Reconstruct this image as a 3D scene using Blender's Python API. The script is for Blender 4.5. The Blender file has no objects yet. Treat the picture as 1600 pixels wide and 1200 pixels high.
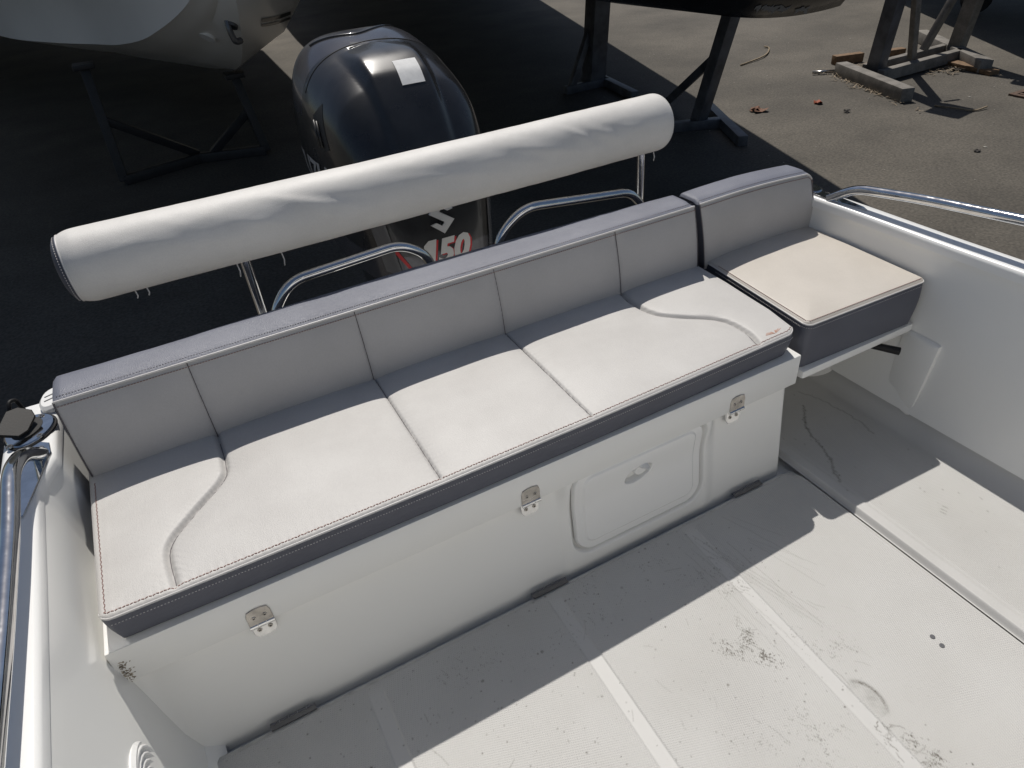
import bpy, bmesh, math, random
import numpy as np
from mathutils import Vector, Matrix
from mathutils.bvhtree import BVHTree

R = math.radians
rng = random.Random(7)
nrg = np.random.default_rng(11)
SC = bpy.context.scene
COL = SC.collection

# ------------------------------------------------------------------ camera
PITCH, YAW, ROLL = -0.6319520580239238, 0.43397270300114943, -0.09372298199675604
CAMP = Vector((0.3557129362787056, -0.9840551708801507, 1.4130199263841976))
FPX = 1071.21
fwd = Vector((math.sin(YAW) * math.cos(PITCH), math.cos(YAW) * math.cos(PITCH), math.sin(PITCH)))
right = Vector((math.cos(YAW), -math.sin(YAW), 0))
up = right.cross(fwd)
r2 = math.cos(ROLL) * right + math.sin(ROLL) * up
u2 = -math.sin(ROLL) * right + math.cos(ROLL) * up
cam = bpy.data.cameras.new('camera')
cam.sensor_width = 36
cam.lens = FPX * 36 / 1600
cam.clip_start = 0.02
cam.clip_end = 800
camo = bpy.data.objects.new('camera', cam)
COL.objects.link(camo)
M = Matrix((r2, u2, -fwd)).transposed().to_4x4()
M.translation = CAMP
camo.matrix_world = M
SC.camera = camo

# ------------------------------------------------------------------ light
SUNV = Vector((0.17, 0.545, 1.0)).normalized()           # towards the sun
SUN_EL = math.asin(SUNV.z)
SUN_AZ = math.atan2(SUNV.x, SUNV.y)
W = bpy.data.worlds.new('World')
SC.world = W
W.use_nodes = True
nt = W.node_tree
bg = nt.nodes.get('Background') or nt.nodes.new('ShaderNodeBackground')
sky = nt.nodes.new('ShaderNodeTexSky')
sky.sky_type = 'NISHITA'
sky.sun_disc = False
sky.sun_elevation = SUN_EL
sky.sun_rotation = SUN_AZ
sky.air_density = 1.0
sky.dust_density = 1.2
nt.links.new(sky.outputs[0], bg.inputs[0])
bg.inputs[1].default_value = 0.075
sl = bpy.data.lights.new('sun', 'SUN')
sl.energy = 5.0
sl.angle = R(0.53)
sl.color = (1.0, 0.955, 0.89)
so = bpy.data.objects.new('sun', sl)
COL.objects.link(so)
so.rotation_euler = (-SUNV).to_track_quat('-Z', 'Y').to_euler()
so.location = SUNV * 30
SC.view_settings.view_transform = 'Standard'
SC.view_settings.look = 'None'
SC.view_settings.exposure = -0.50
SC.view_settings.gamma = 1.0
SC.view_settings.use_curve_mapping = False

# ------------------------------------------------------------------ materials
def mat(name, col, rough=0.5, metal=0.0, var=0.06, vscale=6.0, bump=0.0, bscale=300.0,
        coat=0.0, col2=None, rvar=0.0, spec=None, rscale=15.0, fine=0.0, finescale=120.0):
    m = bpy.data.materials.new(name)
    m.use_nodes = True
    n = m.node_tree.nodes
    l = m.node_tree.links
    b = n['Principled BSDF']
    b.inputs['Roughness'].default_value = rough
    b.inputs['Metallic'].default_value = metal
    if coat:
        b.inputs['Coat Weight'].default_value = coat
        b.inputs['Coat Roughness'].default_value = 0.06
    if spec is not None:
        b.inputs['Specular IOR Level'].default_value = spec
    tc = n.new('ShaderNodeTexCoord')
    nz = n.new('ShaderNodeTexNoise')
    nz.inputs['Scale'].default_value = vscale
    nz.inputs['Detail'].default_value = 6
    nz.inputs['Roughness'].default_value = 0.6
    l.new(tc.outputs['Object'], nz.inputs['Vector'])
    rp = n.new('ShaderNodeValToRGB')
    c2 = col2 or tuple(c * (1 - 2.2 * var) for c in col)
    c1 = tuple(min(1, c * (1 + var)) for c in col)
    rp.color_ramp.elements[0].position = 0.33
    rp.color_ramp.elements[1].position = 0.62
    rp.color_ramp.elements[0].color = (*c2, 1)
    rp.color_ramp.elements[1].color = (*c1, 1)
    l.new(nz.outputs['Fac'], rp.inputs['Fac'])
    out = rp.outputs['Color']
    if fine:
        nf = n.new('ShaderNodeTexNoise')
        nf.inputs['Scale'].default_value = finescale
        nf.inputs['Detail'].default_value = 3
        l.new(tc.outputs['Object'], nf.inputs['Vector'])
        mr = n.new('ShaderNodeMapRange')
        mr.inputs['From Min'].default_value = 0.3
        mr.inputs['From Max'].default_value = 0.7
        mr.inputs['To Min'].default_value = 1 - fine
        mr.inputs['To Max'].default_value = 1 + fine
        l.new(nf.outputs['Fac'], mr.inputs['Value'])
        mx = n.new('ShaderNodeVectorMath')
        mx.operation = 'SCALE'
        l.new(out, mx.inputs[0])
        l.new(mr.outputs[0], mx.inputs['Scale'])
        out = mx.outputs[0]
    l.new(out, b.inputs['Base Color'])
    if rvar:
        n2 = n.new('ShaderNodeTexNoise')
        n2.inputs['Scale'].default_value = rscale
        n2.inputs['Detail'].default_value = 5
        l.new(tc.outputs['Object'], n2.inputs['Vector'])
        mr2 = n.new('ShaderNodeMapRange')
        mr2.inputs['From Min'].default_value = 0.3
        mr2.inputs['From Max'].default_value = 0.75
        mr2.inputs['To Min'].default_value = max(0, rough - rvar)
        mr2.inputs['To Max'].default_value = rough + rvar
        l.new(n2.outputs['Fac'], mr2.inputs['Value'])
        l.new(mr2.outputs[0], b.inputs['Roughness'])
    if bump:
        n3 = n.new('ShaderNodeTexNoise')
        n3.inputs['Scale'].default_value = bscale
        n3.inputs['Detail'].default_value = 4
        l.new(tc.outputs['Object'], n3.inputs['Vector'])
        bp = n.new('ShaderNodeBump')
        bp.inputs['Strength'].default_value = bump
        bp.inputs['Distance'].default_value = 0.002
        l.new(n3.outputs['Fac'], bp.inputs['Height'])
        l.new(bp.outputs['Normal'], b.inputs['Normal'])
    return m

def vinyl(name, col, col2, weave=520.0, bstr=0.22, rough=0.5):
    """woven-print marine vinyl: faint soiling, fine diagonal grain"""
    m = mat(name, col, rough, 0, vscale=4.5, col2=col2, fine=0.025, finescale=260)
    n = m.node_tree.nodes
    l = m.node_tree.links
    b = n['Principled BSDF']
    tc = n.new('ShaderNodeTexCoord')
    mp = n.new('ShaderNodeMapping')
    mp.inputs['Rotation'].default_value = (0, 0, R(38))
    l.new(tc.outputs['Object'], mp.inputs['Vector'])
    v = n.new('ShaderNodeTexVoronoi')
    v.inputs['Scale'].default_value = weave
    l.new(mp.outputs[0], v.inputs['Vector'])
    n2 = n.new('ShaderNodeTexNoise')
    n2.inputs['Scale'].default_value = 14
    n2.inputs['Detail'].default_value = 5
    l.new(tc.outputs['Object'], n2.inputs['Vector'])
    ad = n.new('ShaderNodeMath')
    ad.operation = 'MULTIPLY_ADD'
    ad.inputs[1].default_value = 0.25
    l.new(n2.outputs['Fac'], ad.inputs[0])
    l.new(v.outputs['Distance'], ad.inputs[2])
    bp = n.new('ShaderNodeBump')
    bp.inputs['Strength'].default_value = bstr
    bp.inputs['Distance'].default_value = 0.0016
    l.new(ad.outputs[0], bp.inputs['Height'])
    l.new(bp.outputs['Normal'], b.inputs['Normal'])
    return m

VWHITE = vinyl('vinyl_white', (0.530, 0.517, 0.497), (0.495, 0.48, 0.46))
VSILVER = vinyl('vinyl_silver', (0.440, 0.43, 0.428), (0.425, 0.416, 0.414), weave=600, bstr=0.16)
VBEIGE = vinyl('vinyl_beige', (0.560, 0.520, 0.465), (0.535, 0.495, 0.44))
VGREY = vinyl('vinyl_charcoal', (0.086, 0.091, 0.115), (0.077, 0.081, 0.103), weave=700, bstr=0.25, rough=0.5)
VGREYT = vinyl('vinyl_grey_top', (0.190, 0.199, 0.240), (0.160, 0.168, 0.208), weave=520, bstr=0.45, rough=0.45)
VROLL = vinyl('vinyl_roll', (0.72, 0.70, 0.665), (0.69, 0.67, 0.635), weave=600)
PIPING = mat('piping', (0.66, 0.64, 0.62), 0.4, var=0.03)
THREAD = mat('thread', (0.27, 0.16, 0.14), 0.8, var=0.1)
THREADW = mat('thread_pale', (0.55, 0.52, 0.50), 0.8, var=0.1)
SEAM = mat('seam_thread', (0.14, 0.13, 0.14), 0.8)
ORANGE = mat('orange_print', (0.46, 0.23, 0.15), 0.6)
GEL = mat('gelcoat', (0.84, 0.84, 0.825), 0.24, var=0.002, vscale=1.2, col2=(0.835, 0.835, 0.82))
GELIN = mat('gelcoat_inner', (0.83, 0.828, 0.805), 0.27, var=0.003, vscale=1.0, col2=(0.82, 0.815, 0.785))
STEEL = mat('stainless', (0.74, 0.74, 0.735), 0.1, 1.0, var=0.05, vscale=30, rvar=0.06, rscale=60)
STEELB = mat('stainless_brushed', (0.50, 0.475, 0.44), 0.28, 1.0, var=0.12, vscale=40, rvar=0.08)
DARKMETAL = mat('dark_hinge', (0.17, 0.17, 0.175), 0.4, 0.8, var=0.1)
BLACKRUB = mat('black_rubber', (0.013, 0.0125, 0.013), 0.55, bump=0.1, spec=.3)
HOLE = mat('screw_slot', (0.02, 0.02, 0.02), 0.6)

# ------------------------------------------------------------------ object helpers
def newobj(name, verts, faces, material, parent=None, smooth=True, mats=None, fmat=None, loc=None):
    me = bpy.data.meshes.new(name)
    if isinstance(verts, np.ndarray):
        verts = verts.tolist()
    if isinstance(faces, np.ndarray):
        faces = faces.tolist()
    me.from_pydata(verts, [], faces)
    if mats:
        for mm in mats:
            me.materials.append(mm)
        if fmat is not None:
            me.polygons.foreach_set('material_index', fmat)
    else:
        me.materials.append(material)
    if smooth:
        me.polygons.foreach_set('use_smooth', [True] * len(me.polygons))
    me.update()
    o = bpy.data.objects.new(name, me)
    COL.objects.link(o)
    if parent:
        o.parent = parent
        if parent.type == 'EMPTY':
            o.matrix_parent_inverse = Matrix.Translation(-parent.location)
    return o

def sharp(o, ang=35):
    me = o.data
    bm = bmesh.new()
    bm.from_mesh(me)
    for e in bm.edges:
        if len(e.link_faces) == 2 and e.calc_face_angle(0) > R(ang):
            e.smooth = False
    bm.to_mesh(me)
    bm.free()
    return o

def tag(o, label=None, cat=None, group=None, kind=None):
    if label: o['label'] = label
    if cat: o['category'] = cat
    if group: o['group'] = group
    if kind: o['kind'] = kind
    return o

def thing(name, label, cat, loc=(0, 0, 0), group=None):
    o = bpy.data.objects.new(name, None)
    o.empty_display_size = 0.1
    COL.objects.link(o)
    o.location = loc
    return tag(o, label, cat, group)

class MB:
    def __init__(s):
        s.v = []
        s.f = []
    def add(s, vs, fs):
        k = len(s.v)
        s.v += [tuple(map(float, p)) for p in vs]
        s.f += [tuple(i + k for i in f) for f in fs]
        return s
    def box(s, c, size, rot=None, taper=1.0):
        hx, hy, hz = size[0] / 2, size[1] / 2, size[2] / 2
        P = []
        for dz in (-1, 1):
            t = taper if dz > 0 else 1
            for dx, dy in ((-1, -1), (1, -1), (1, 1), (-1, 1)):
                p = Vector((dx * hx * t, dy * hy * t, dz * hz))
                if rot is not None: p = rot @ p
                P.append(p + Vector(c))
        return s.add(P, [(3, 2, 1, 0), (4, 5, 6, 7), (0, 1, 5, 4), (1, 2, 6, 5), (2, 3, 7, 6), (3, 0, 4, 7)])
    def hull8(s, bottom, top):
        return s.add(list(bottom) + list(top), [(3, 2, 1, 0), (4, 5, 6, 7), (0, 1, 5, 4), (1, 2, 6, 5), (2, 3, 7, 6), (3, 0, 4, 7)])
    def bar(s, a, b, w, h, upv=(0, 0, 1)):
        a = Vector(a); b = Vector(b)
        d = (b - a).normalized()
        u = Vector(upv)
        x = d.cross(u)
        if x.length < 1e-4: x = d.cross(Vector((0, 1, 0)))
        x.normalize()
        y = x.cross(d).normalized()
        P = []
        for p in (a, b):
            for i, j in ((-1, -1), (1, -1), (1, 1), (-1, 1)):
                P.append(p + x * i * w / 2 + y * j * h / 2)
        return s.add(P, [(0, 1, 2, 3), (7, 6, 5, 4), (0, 4, 5, 1), (1, 5, 6, 2), (2, 6, 7, 3), (3, 7, 4, 0)])
    def tube(s, path, r, n=12, cap=True, radii=None):
        path = [Vector(p) for p in path]
        rings = []
        t0 = (path[1] - path[0]).normalized()
        ref = Vector((0, 0, 1)) if abs(t0.z) < 0.9 else Vector((0, 1, 0))
        nx = t0.cross(ref).normalized()
        k0 = len(s.v)
        for i, p in enumerate(path):
            if i == 0: t = path[1] - path[0]
            elif i == len(path) - 1: t = path[-1] - path[-2]
            else: t = path[i + 1] - path[i - 1]
            t.normalize()
            nx = (nx - t * nx.dot(t)).normalized()
            ny = t.cross(nx)
            rr = radii[i] if radii else r
            for j in range(n):
                a = 2 * math.pi * j / n
                s.v.append(tuple(p + (nx * math.cos(a) + ny * math.sin(a)) * rr))
        for i in range(len(path) - 1):
            for j in range(n):
                a = k0 + i * n + j
                b = k0 + i * n + (j + 1) % n
                s.f.append((a, b, b + n, a + n))
        if cap:
            s.f.append(tuple(k0 + j for j in range(n))[::-1])
            s.f.append(tuple(k0 + (len(path) - 1) * n + j for j in range(n)))
        return s
    def prism(s, poly, origin, ux, uy, depth, bev=0.0):
        """extruded polygon, optional chamfer at the outer face"""
        o = Vector(origin); ux = Vector(ux); uy = Vector(uy)
        nn = ux.cross(uy).normalized()
        n = len(poly)
        cx = sum(p[0] for p in poly) / n
        cy = sum(p[1] for p in poly) / n
        rings = [(1.0, 0.0), (1.0, depth - bev)]
        k = len(s.v)
        rows = []
        for d, sc in ((0, 0), (depth - bev, 0), (depth, bev)):
            if bev == 0 and d == depth and sc == 0 and len(rows) == 2: continue
            row = []
            for (x, y) in poly:
                L = math.hypot(x - cx, y - cy) or 1
                f = max(0, 1 - sc / L)
                row.append(o + ux * (cx + (x - cx) * f) + uy * (cy + (y - cy) * f) + nn * d)
            rows.append(row)
        for row in rows: s.v += [tuple(p) for p in row]
        for i in range(len(rows) - 1):
            for j in range(n):
                a = k + i * n + j; b = k + i * n + (j + 1) % n
                s.f.append((a, b, b + n, a + n))
        s.f.append(tuple(k + j for j in range(n))[::-1])
        s.f.append(tuple(k + (len(rows) - 1) * n + j for j in range(n)))
        return s
    def obj(s, name, material, parent=None, smooth=False, sh=None, bevel=0.0):
        o = newobj(name, s.v, s.f, material, parent, smooth)
        if bevel:
            bm = bmesh.new(); bm.from_mesh(o.data)
            bmesh.ops.bevel(bm, geom=list(bm.edges), offset=bevel, segments=2, profile=0.6, affect='EDGES', clamp_overlap=True)
            bm.to_mesh(o.data); bm.free()
            o.data.polygons.foreach_set('use_smooth', [True] * len(o.data.polygons))
            sharp(o, 50)
        if sh: sharp(o, sh)
        return o

def gridfaces(nu, nv):
    i = np.arange(nu - 1)[:, None] * nv + np.arange(nv - 1)[None, :]
    return np.stack([i, i + nv, i + nv + 1, i + 1], -1).reshape(-1, 4)

def surf(name, P, material, parent=None, smooth=True, flip=False, closeu=False):
    """P: (nu,nv,3) array"""
    nu, nv, _ = P.shape
    F = gridfaces(nu, nv)
    if flip: F = F[:, ::-1]
    return newobj(name, P.reshape(-1, 3), F, material, parent, smooth)

def smoothstep(a, b, x):
    t = np.clip((x - a) / (b - a), 0, 1)
    return t * t * (3 - 2 * t)

def crom(pts, n=8):
    """catmull-rom through pts"""
    P = [np.array(p, float) for p in pts]
    P = [2 * P[0] - P[1]] + P + [2 * P[-1] - P[-2]]
    out = []
    for i in range(1, len(P) - 2):
        for k in range(n):
            t = k / n
            out.append(0.5 * ((2 * P[i]) + (-P[i - 1] + P[i + 1]) * t + (2 * P[i - 1] - 5 * P[i] + 4 * P[i + 1] - P[i + 2]) * t * t + (-P[i - 1] + 3 * P[i] - 3 * P[i + 1] + P[i + 2]) * t ** 3))
    out.append(P[-2])
    return out

def fillet(pts, r, n=6):
    """polyline with rounded corners"""
    P = [Vector(p) for p in pts]
    out = [P[0]]
    for i in range(1, len(P) - 1):
        a = (P[i - 1] - P[i]); b = (P[i + 1] - P[i])
        d = min(r, a.length * 0.45, b.length * 0.45)
        p0 = P[i] + a.normalized() * d
        p1 = P[i] + b.normalized() * d
        for k in range(n + 1):
            t = k / n
            out.append((1 - t) ** 2 * p0 + 2 * t * (1 - t) * P[i] + t * t * p1)
    out.append(P[-1])
    return out

def segdist(X, Y, poly):
    D = np.full(X.shape, 1e9)
    for (x0, y0), (x1, y1) in zip(poly[:-1], poly[1:]):
        dx, dy = x1 - x0, y1 - y0
        L = dx * dx + dy * dy + 1e-12
        t = np.clip(((X - x0) * dx + (Y - y0) * dy) / L, 0, 1)
        D = np.minimum(D, np.hypot(X - x0 - t * dx, Y - y0 - t * dy))
    return D

def rrect_sdf(X, Y, cx, cy, hx, hy, r):
    qx = np.abs(X - cx) - (hx - r)
    qy = np.abs(Y - cy) - (hy - r)
    return np.minimum(np.maximum(qx, qy), 0) + np.hypot(np.maximum(qx, 0), np.maximum(qy, 0)) - r

def fnoise(X, Y, seed=0, octs=4, base=1.0):
    """cheap smooth noise on arrays"""
    g = np.random.default_rng(seed)
    out = np.zeros_like(X)
    amp = 1
    f = base
    for _ in range(octs):
        for _ in range(4):
            a = g.uniform(0, 2 * np.pi)
            ph = g.uniform(0, 6.28)
            fr = f * g.uniform(0.7, 1.4)
            out += amp * np.sin(fr * (X * np.cos(a) + Y * np.sin(a)) + ph) / 4
        amp *= 0.55
        f *= 2.1
    return out

def stitches(name, path, mtl, parent, gap=0.0055, ln=0.0032, r=0.0007, lift=0.0005, zig=0.0):
    mb = MB()
    P = [Vector(p) for p in path]
    acc = 0.0
    k = 0
    for a, b in zip(P[:-1], P[1:]):
        L = (b - a).length
        if L < 1e-6: continue
        d = (b - a) / L
        s = acc
        while s < L:
            p = a + d * s
            side = d.cross(Vector((0, 0, 1)))
            off = side * (zig if k % 2 else -zig)
            q = p + d * ln
            mb.bar(p + off, q - off, r * 2, r * 1.6)
            k += 1
            s += gap
        acc = s - L
    o = mb.obj(name, mtl, parent)
    o['kind'] = 'stuff'
    return o

# ------------------------------------------------------------------ ground and yard
GZ = -0.9
def G(x, y, z=0.0):
    k = (CAMP.z - GZ) / (CAMP.z + 1.0)
    return Vector((CAMP.x + (x - CAMP.x) * k, CAMP.y + (y - CAMP.y) * k, GZ + z))

ASPH = mat('asphalt', (0.096, 0.085, 0.069), 0.86, var=0.13, vscale=0.9, bump=0.7, bscale=260, fine=0.34, finescale=48)
def asphalt_extra(m):
    n = m.node_tree.nodes; l = m.node_tree.links
    b = n['Principled BSDF']
    src = b.inputs['Base Color'].links[0].from_socket
    tc = n.new('ShaderNodeTexCoord')
    v = n.new('ShaderNodeTexVoronoi')
    v.inputs['Scale'].default_value = 20
    l.new(tc.outputs['Object'], v.inputs['Vector'])
    r = n.new('ShaderNodeValToRGB')
    r.color_ramp.elements[0].position = 0.0
    r.color_ramp.elements[0].color = (1, 1, 1, 1)
    r.color_ramp.elements[1].position = 0.13
    r.color_ramp.elements[1].color = (0, 0, 0, 1)
    l.new(v.outputs['Distance'], r.inputs['Fac'])
    # only some cells carry a pale stone
    s = n.new('ShaderNodeSeparateColor')
    l.new(v.outputs['Color'], s.inputs[0])
    gt = n.new('ShaderNodeMath'); gt.operation = 'GREATER_THAN'; gt.inputs[1].default_value = 0.86
    l.new(s.outputs[0], gt.inputs[0])
    mu = n.new('ShaderNodeMath'); mu.operation = 'MULTIPLY'
    l.new(r.outputs[0], mu.inputs[0]); l.new(gt.outputs[0], mu.inputs[1])
    mx = n.new('ShaderNodeMix'); mx.data_type = 'RGBA'
    l.new(mu.outputs[0], mx.inputs['Factor'])
    l.new(src, mx.inputs['A'])
    mx.inputs['B'].default_value = (0.26, 0.245, 0.22, 1)
    # big worn patches
    n2 = n.new('ShaderNodeTexNoise'); n2.inputs['Scale'].default_value = 0.35; n2.inputs['Detail'].default_value = 5
    l.new(tc.outputs['Object'], n2.inputs['Vector'])
    mr = n.new('ShaderNodeMapRange')
    mr.inputs['From Min'].default_value = 0.35; mr.inputs['From Max'].default_value = 0.68
    mr.inputs['To Min'].default_value = 0.74; mr.inputs['To Max'].default_value = 1.14
    l.new(n2.outputs['Fac'], mr.inputs['Value'])
    vm = n.new('ShaderNodeVectorMath'); vm.operation = 'SCALE'
    l.new(mx.outputs['Result'], vm.inputs[0]); l.new(mr.outputs[0], vm.inputs['Scale'])
    l.new(vm.outputs[0], b.inputs['Base Color'])
asphalt_extra(ASPH)
gnd = newobj('ground', [(-300, -300, GZ), (300, -300, GZ), (300, 300, GZ), (-300, 300, GZ)], [(0, 1, 2, 3)], ASPH, smooth=False)
tag(gnd, kind='structure')

# ------------------------------------------------------------------ neighbouring boats
HULLW = mat('hull_white', (0.86, 0.85, 0.82), 0.3, var=0.01, vscale=1.5)
HULLB = mat('hull_dark', (0.010, 0.011, 0.014), 0.22, var=0.2, vscale=3, rvar=0.08)
STRIPE = mat('stripe_black', (0.012, 0.012, 0.013), 0.3)
SCUFF = mat('scuff_grey', (0.30, 0.30, 0.31), 0.8)

def loft(name, secs, m, parent, closed_ends=True, smooth=True, sh=None):
    n = len(secs[0])
    V = [p for s in secs for p in s]
    Fc = []
    for i in range(len(secs) - 1):
        for j in range(n - 1):
            a = i * n + j
            Fc.append((a, a + 1, a + n + 1, a + n))
    if closed_ends:
        Fc.append(tuple(range(n))[::-1])
        Fc.append(tuple((len(secs) - 1) * n + j for j in range(n)))
    # deck between the two gunwales
    for i in range(len(secs) - 1):
        Fc.append((i * n, (i + 1) * n, (i + 1) * n + n - 1, i * n + n - 1))
    o = newobj(name, V, Fc, m, parent, smooth)
    if sh: sharp(o, sh)
    return o

# white boat, bow towards us
wb = thing('moored_boat', 'white fibreglass boat hull, bow on, propped up in the yard beyond the outboard', 'boat', (0.3, 9, GZ))
def lerp(a, b, t): return a + (b - a) * t
def wb_section(t):
    """t 0 at the stem tip .. 1 at the stern"""
    ys = [4.2, 4.7, 5.6, 6.6, 7.6, 8.6, 10, 12.5, 16]
    zk = [1.4, .82, .40, .15, 0.0, -.12, -.22, -.30, -.32]
    xk = [1.12, 1.16, 1.22, 1.27, 1.30, 1.20, 1.02, .70, .3]
    # starboard / port chine and gunwale
    xcs = [1.13, 1.35, 1.60, 1.80, 1.95, 2.10, 2.20, 2.3, 2.4]
    zcs = [1.45, .95, .62, .40, .28, .20, .12, .08, .06]
    xcp = [1.11, .92, .62, .38, .12, -.30, -.80, -1.3, -1.6]
    zcp = [1.45, .97, .66, .50, .42, .38, .34, .26, .2]
    xgs = [1.6, 2.1, 2.5, 2.75, 2.88, 2.96, 3.02, 3.12, 3.3]
    xgp = [-.1, -.75, -1.3, -1.8, -2.2, -2.7, -3.1, -3.4, -3.5]
    i = np.arange(len(ys))
    def g(a):
        u = min(max(t * (len(a) - 1), 0), len(a) - 1 - 1e-9); k_ = int(u); f_ = u - k_
        p0, p1_, p2_, p3_ = a[max(0, k_ - 1)], a[k_], a[k_ + 1], a[min(len(a) - 1, k_ + 2)]
        return 0.5 * (2 * p1_ + (p2_ - p0) * f_ + (2 * p0 - 5 * p1_ + 4 * p2_ - p3_) * f_ * f_ + (3 * p1_ - p0 - 3 * p2_ + p3_) * f_ ** 3)
    y = g(ys); gz = 2.35 - 0.02 * (y - 5)
    k = (g(xk), g(zk))
    s, p = (g(xcs), g(zcs)), (g(xcp), g(zcp))
    S, P_ = (g(xgs), gz), (g(xgp), gz)
    pts = []
    for q in np.linspace(0, 1, 9):      # port gunwale to port chine (flared)
        pts.append((p[0] + (P_[0] - p[0]) * (1 - q) ** 2.4, y, lerp(P_[1], p[1], q)))
    pts.append((p[0] + .035, y, p[1] - .012))
    for q in np.linspace(.15, 1, 6):
        zz = lerp(p[1] - .012, k[1], q)
        if abs(q - .49) < .1: zz += .02
        pts.append((lerp(p[0] + .035, k[0], q), y, zz))
    for q in np.linspace(0.15, .9, 6):
        pts.append((lerp(k[0], s[0] - .035, q), y, lerp(k[1], s[1] - .012, q)))
    pts.append((s[0] - .03, y, s[1] - .012))
    for q in np.linspace(0, 1, 9):
        pts.append((lerp(s[0], S[0], q ** .7 if q else 0), y, lerp(s[1], S[1], q)))
    return pts
wsecs = [wb_section(t) for t in np.linspace(0, 1, 90)]
whull = loft('hull', wsecs, HULLW, wb, sh=28)
# bow eye and drain flange, stripes on the starboard bow
bvh_w = BVHTree.FromPolygons([v.co.copy() for v in whull.data.vertices], [tuple(p.vertices) for p in whull.data.polygons])
def pixray(u, v):
    return (r2 * ((u - 800) / FPX) - u2 * ((v - 600) / FPX) + fwd).normalized()
def hit(bvh, u, v):
    loc, nor, idx, dist = bvh.ray_cast(CAMP, pixray(u, v))
    return loc, nor
# two black pinstripes along the starboard bow, laid a few mm proud of the hull
for (v0, v1) in (((28, 34), (6, 10)), ((37, 41), (14, 17))):
    top = []; bot = []
    for q in np.linspace(0, 1, 14):
        u = lerp(408, 492, q)
        arch = 1 - (1 - q) ** 1.0
        vt = lerp(v0[0], v1[0] - 8, q ** 1.6); vb = lerp(v0[1], v1[1] - 8, q ** 1.6)
        a, na = hit(bvh_w, u, vt); b_, nb = hit(bvh_w, u, vb)
        if a is None or b_ is None: continue
        if (a - b_).length > 0.35: continue
        if na.y > 0: na = -na
        if nb.y > 0: nb = -nb
        top.append(a + na * .006); bot.append(b_ + nb * .006)
    n = len(top)
    if n > 2:
        newobj('pinstripe', [tuple(p) for p in top + bot], [(i, i + 1, n + i + 1, n + i) for i in range(n - 1)], STRIPE, wb)
a, na = hit(bvh_w, 362, 38)
if a is not None:
    na = na if na.y < 0 else -na
    mb = MB()
    mb.tube([a + na * -.02, a + na * .02], .045, 12)
    mb.tube(fillet([a + na * .0 + Vector((-.02, 0, .06)), a + na * .07 + Vector((0, 0, .03)), a + na * .07 + Vector((.02, 0, -.06)), a + na * .0 + Vector((.035, 0, -.11))], .03), .022, 8)
    mb.obj('bow_eye', DARKMETAL, wb, True, 40)
a, na = hit(bvh_w, 325, 56)
if a is not None:
    na = na if na.y < 0 else -na
    mb = MB(); mb.tube([a - na * .01, a + na * .02], .06, 16)
    mb.obj('drain_flange', GEL, wb, True, 40)

# large dark hull on the right
db = thing('moored_boat', 'dark glossy hull rounding down above its props at the top of the yard', 'boat', (5, 8, GZ))
def db_section(y, cx, hl, hr, zb, zt, k=.125, lean=0.0):
    pts = []
    for x in np.linspace(-hl, hr, 25):
        pts.append((cx + x, y, 0))
    out = [(cx - hl * 1.02, y - lean, zt)]
    for x in np.linspace(-hl, hr, 25):
        e = max(0, (abs(x) / (hl if x < 0 else hr)) - .86) / .14
        out.append((cx + x, y, zb + k * x * x + .22 * e * e))
    out.append((cx + hr * 1.02, y - lean, zt))
    return out
def d_xr(y): return 5.33 + (y - 3.2) * .331
dsecs = []
for (y, c, hl, zb, k) in ((2.68, 4.62, .8, 1.25, .10), (2.80, 4.75, 1.3, .66, .12), (3.0, 4.90, 1.75, .465, .128), (4.0, 5.0, 2.1, .45, .10), (6, 5.3, 2.4, .48, .05), (8, 5.8, 2.6, .5, .03), (11, 6.6, 3.0, .5, .02), (17, 8.0, 3.8, .5, .02), (34, 12.0, 5.7, .5, .02)):
    dsecs.append(db_section(y, c, hl, d_xr(y) - c, zb, 2.2, k, .3))
dhull = loft('hull', dsecs, HULLB, db, sh=50)
bvh_d = BVHTree.FromPolygons([v.co.copy() for v in dhull.data.vertices], [tuple(p.vertices) for p in dhull.data.polygons])
mb = MB()
for (u0, v0, n_) in ((1205, 12, 26), (1250, 15, 7)):
    for _ in range(n_):
        u = u0 + rng.gauss(0, 11); v = v0 + rng.gauss(0, 2.5)
        a, na = hit(bvh_d, u, v)
        if a is None: continue
        if na.dot(pixray(u, v)) > 0: na = -na
        t = na.orthogonal().normalized()
        t = (Matrix.Rotation(rng.uniform(0, 6.28), 3, na) @ t)
        w = na.cross(t)
        s_ = rng.uniform(.008, .022); L_ = rng.uniform(.02, .06)
        p = a + na * .004
        mb.add([p - t * L_ - w * s_ * .4, p + t * L_ * .3 - w * s_, p + t * L_, p + w * s_], [(0, 1, 2, 3)])
o = mb.obj('scuff_mark', SCUFF, db); o['kind'] = 'stuff'

# unseen hull added far left to shade the ground under the white bow
fb = thing('moored_boat', 'unseen long white hull added behind the white bow to shade the ground', 'boat', (-3, 20, GZ))
def fb_sec(y, hw):
    c = -2.2 - (y - 15) * .18
    return [(c - hw, y, 3.2), (c - hw, y, 1.3), (c - hw * .6, y, .75), (c, y, .45), (c + hw * .6, y, .75), (c + hw, y, 1.3), (c + hw, y, 3.2)]
loft('hull', [fb_sec(y, h) for y, h in ((13.5, 3.6), (14, 4.4), (16, 5.2), (24, 5.6), (31, 5.4))], HULLW, fb, sh=30)

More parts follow.
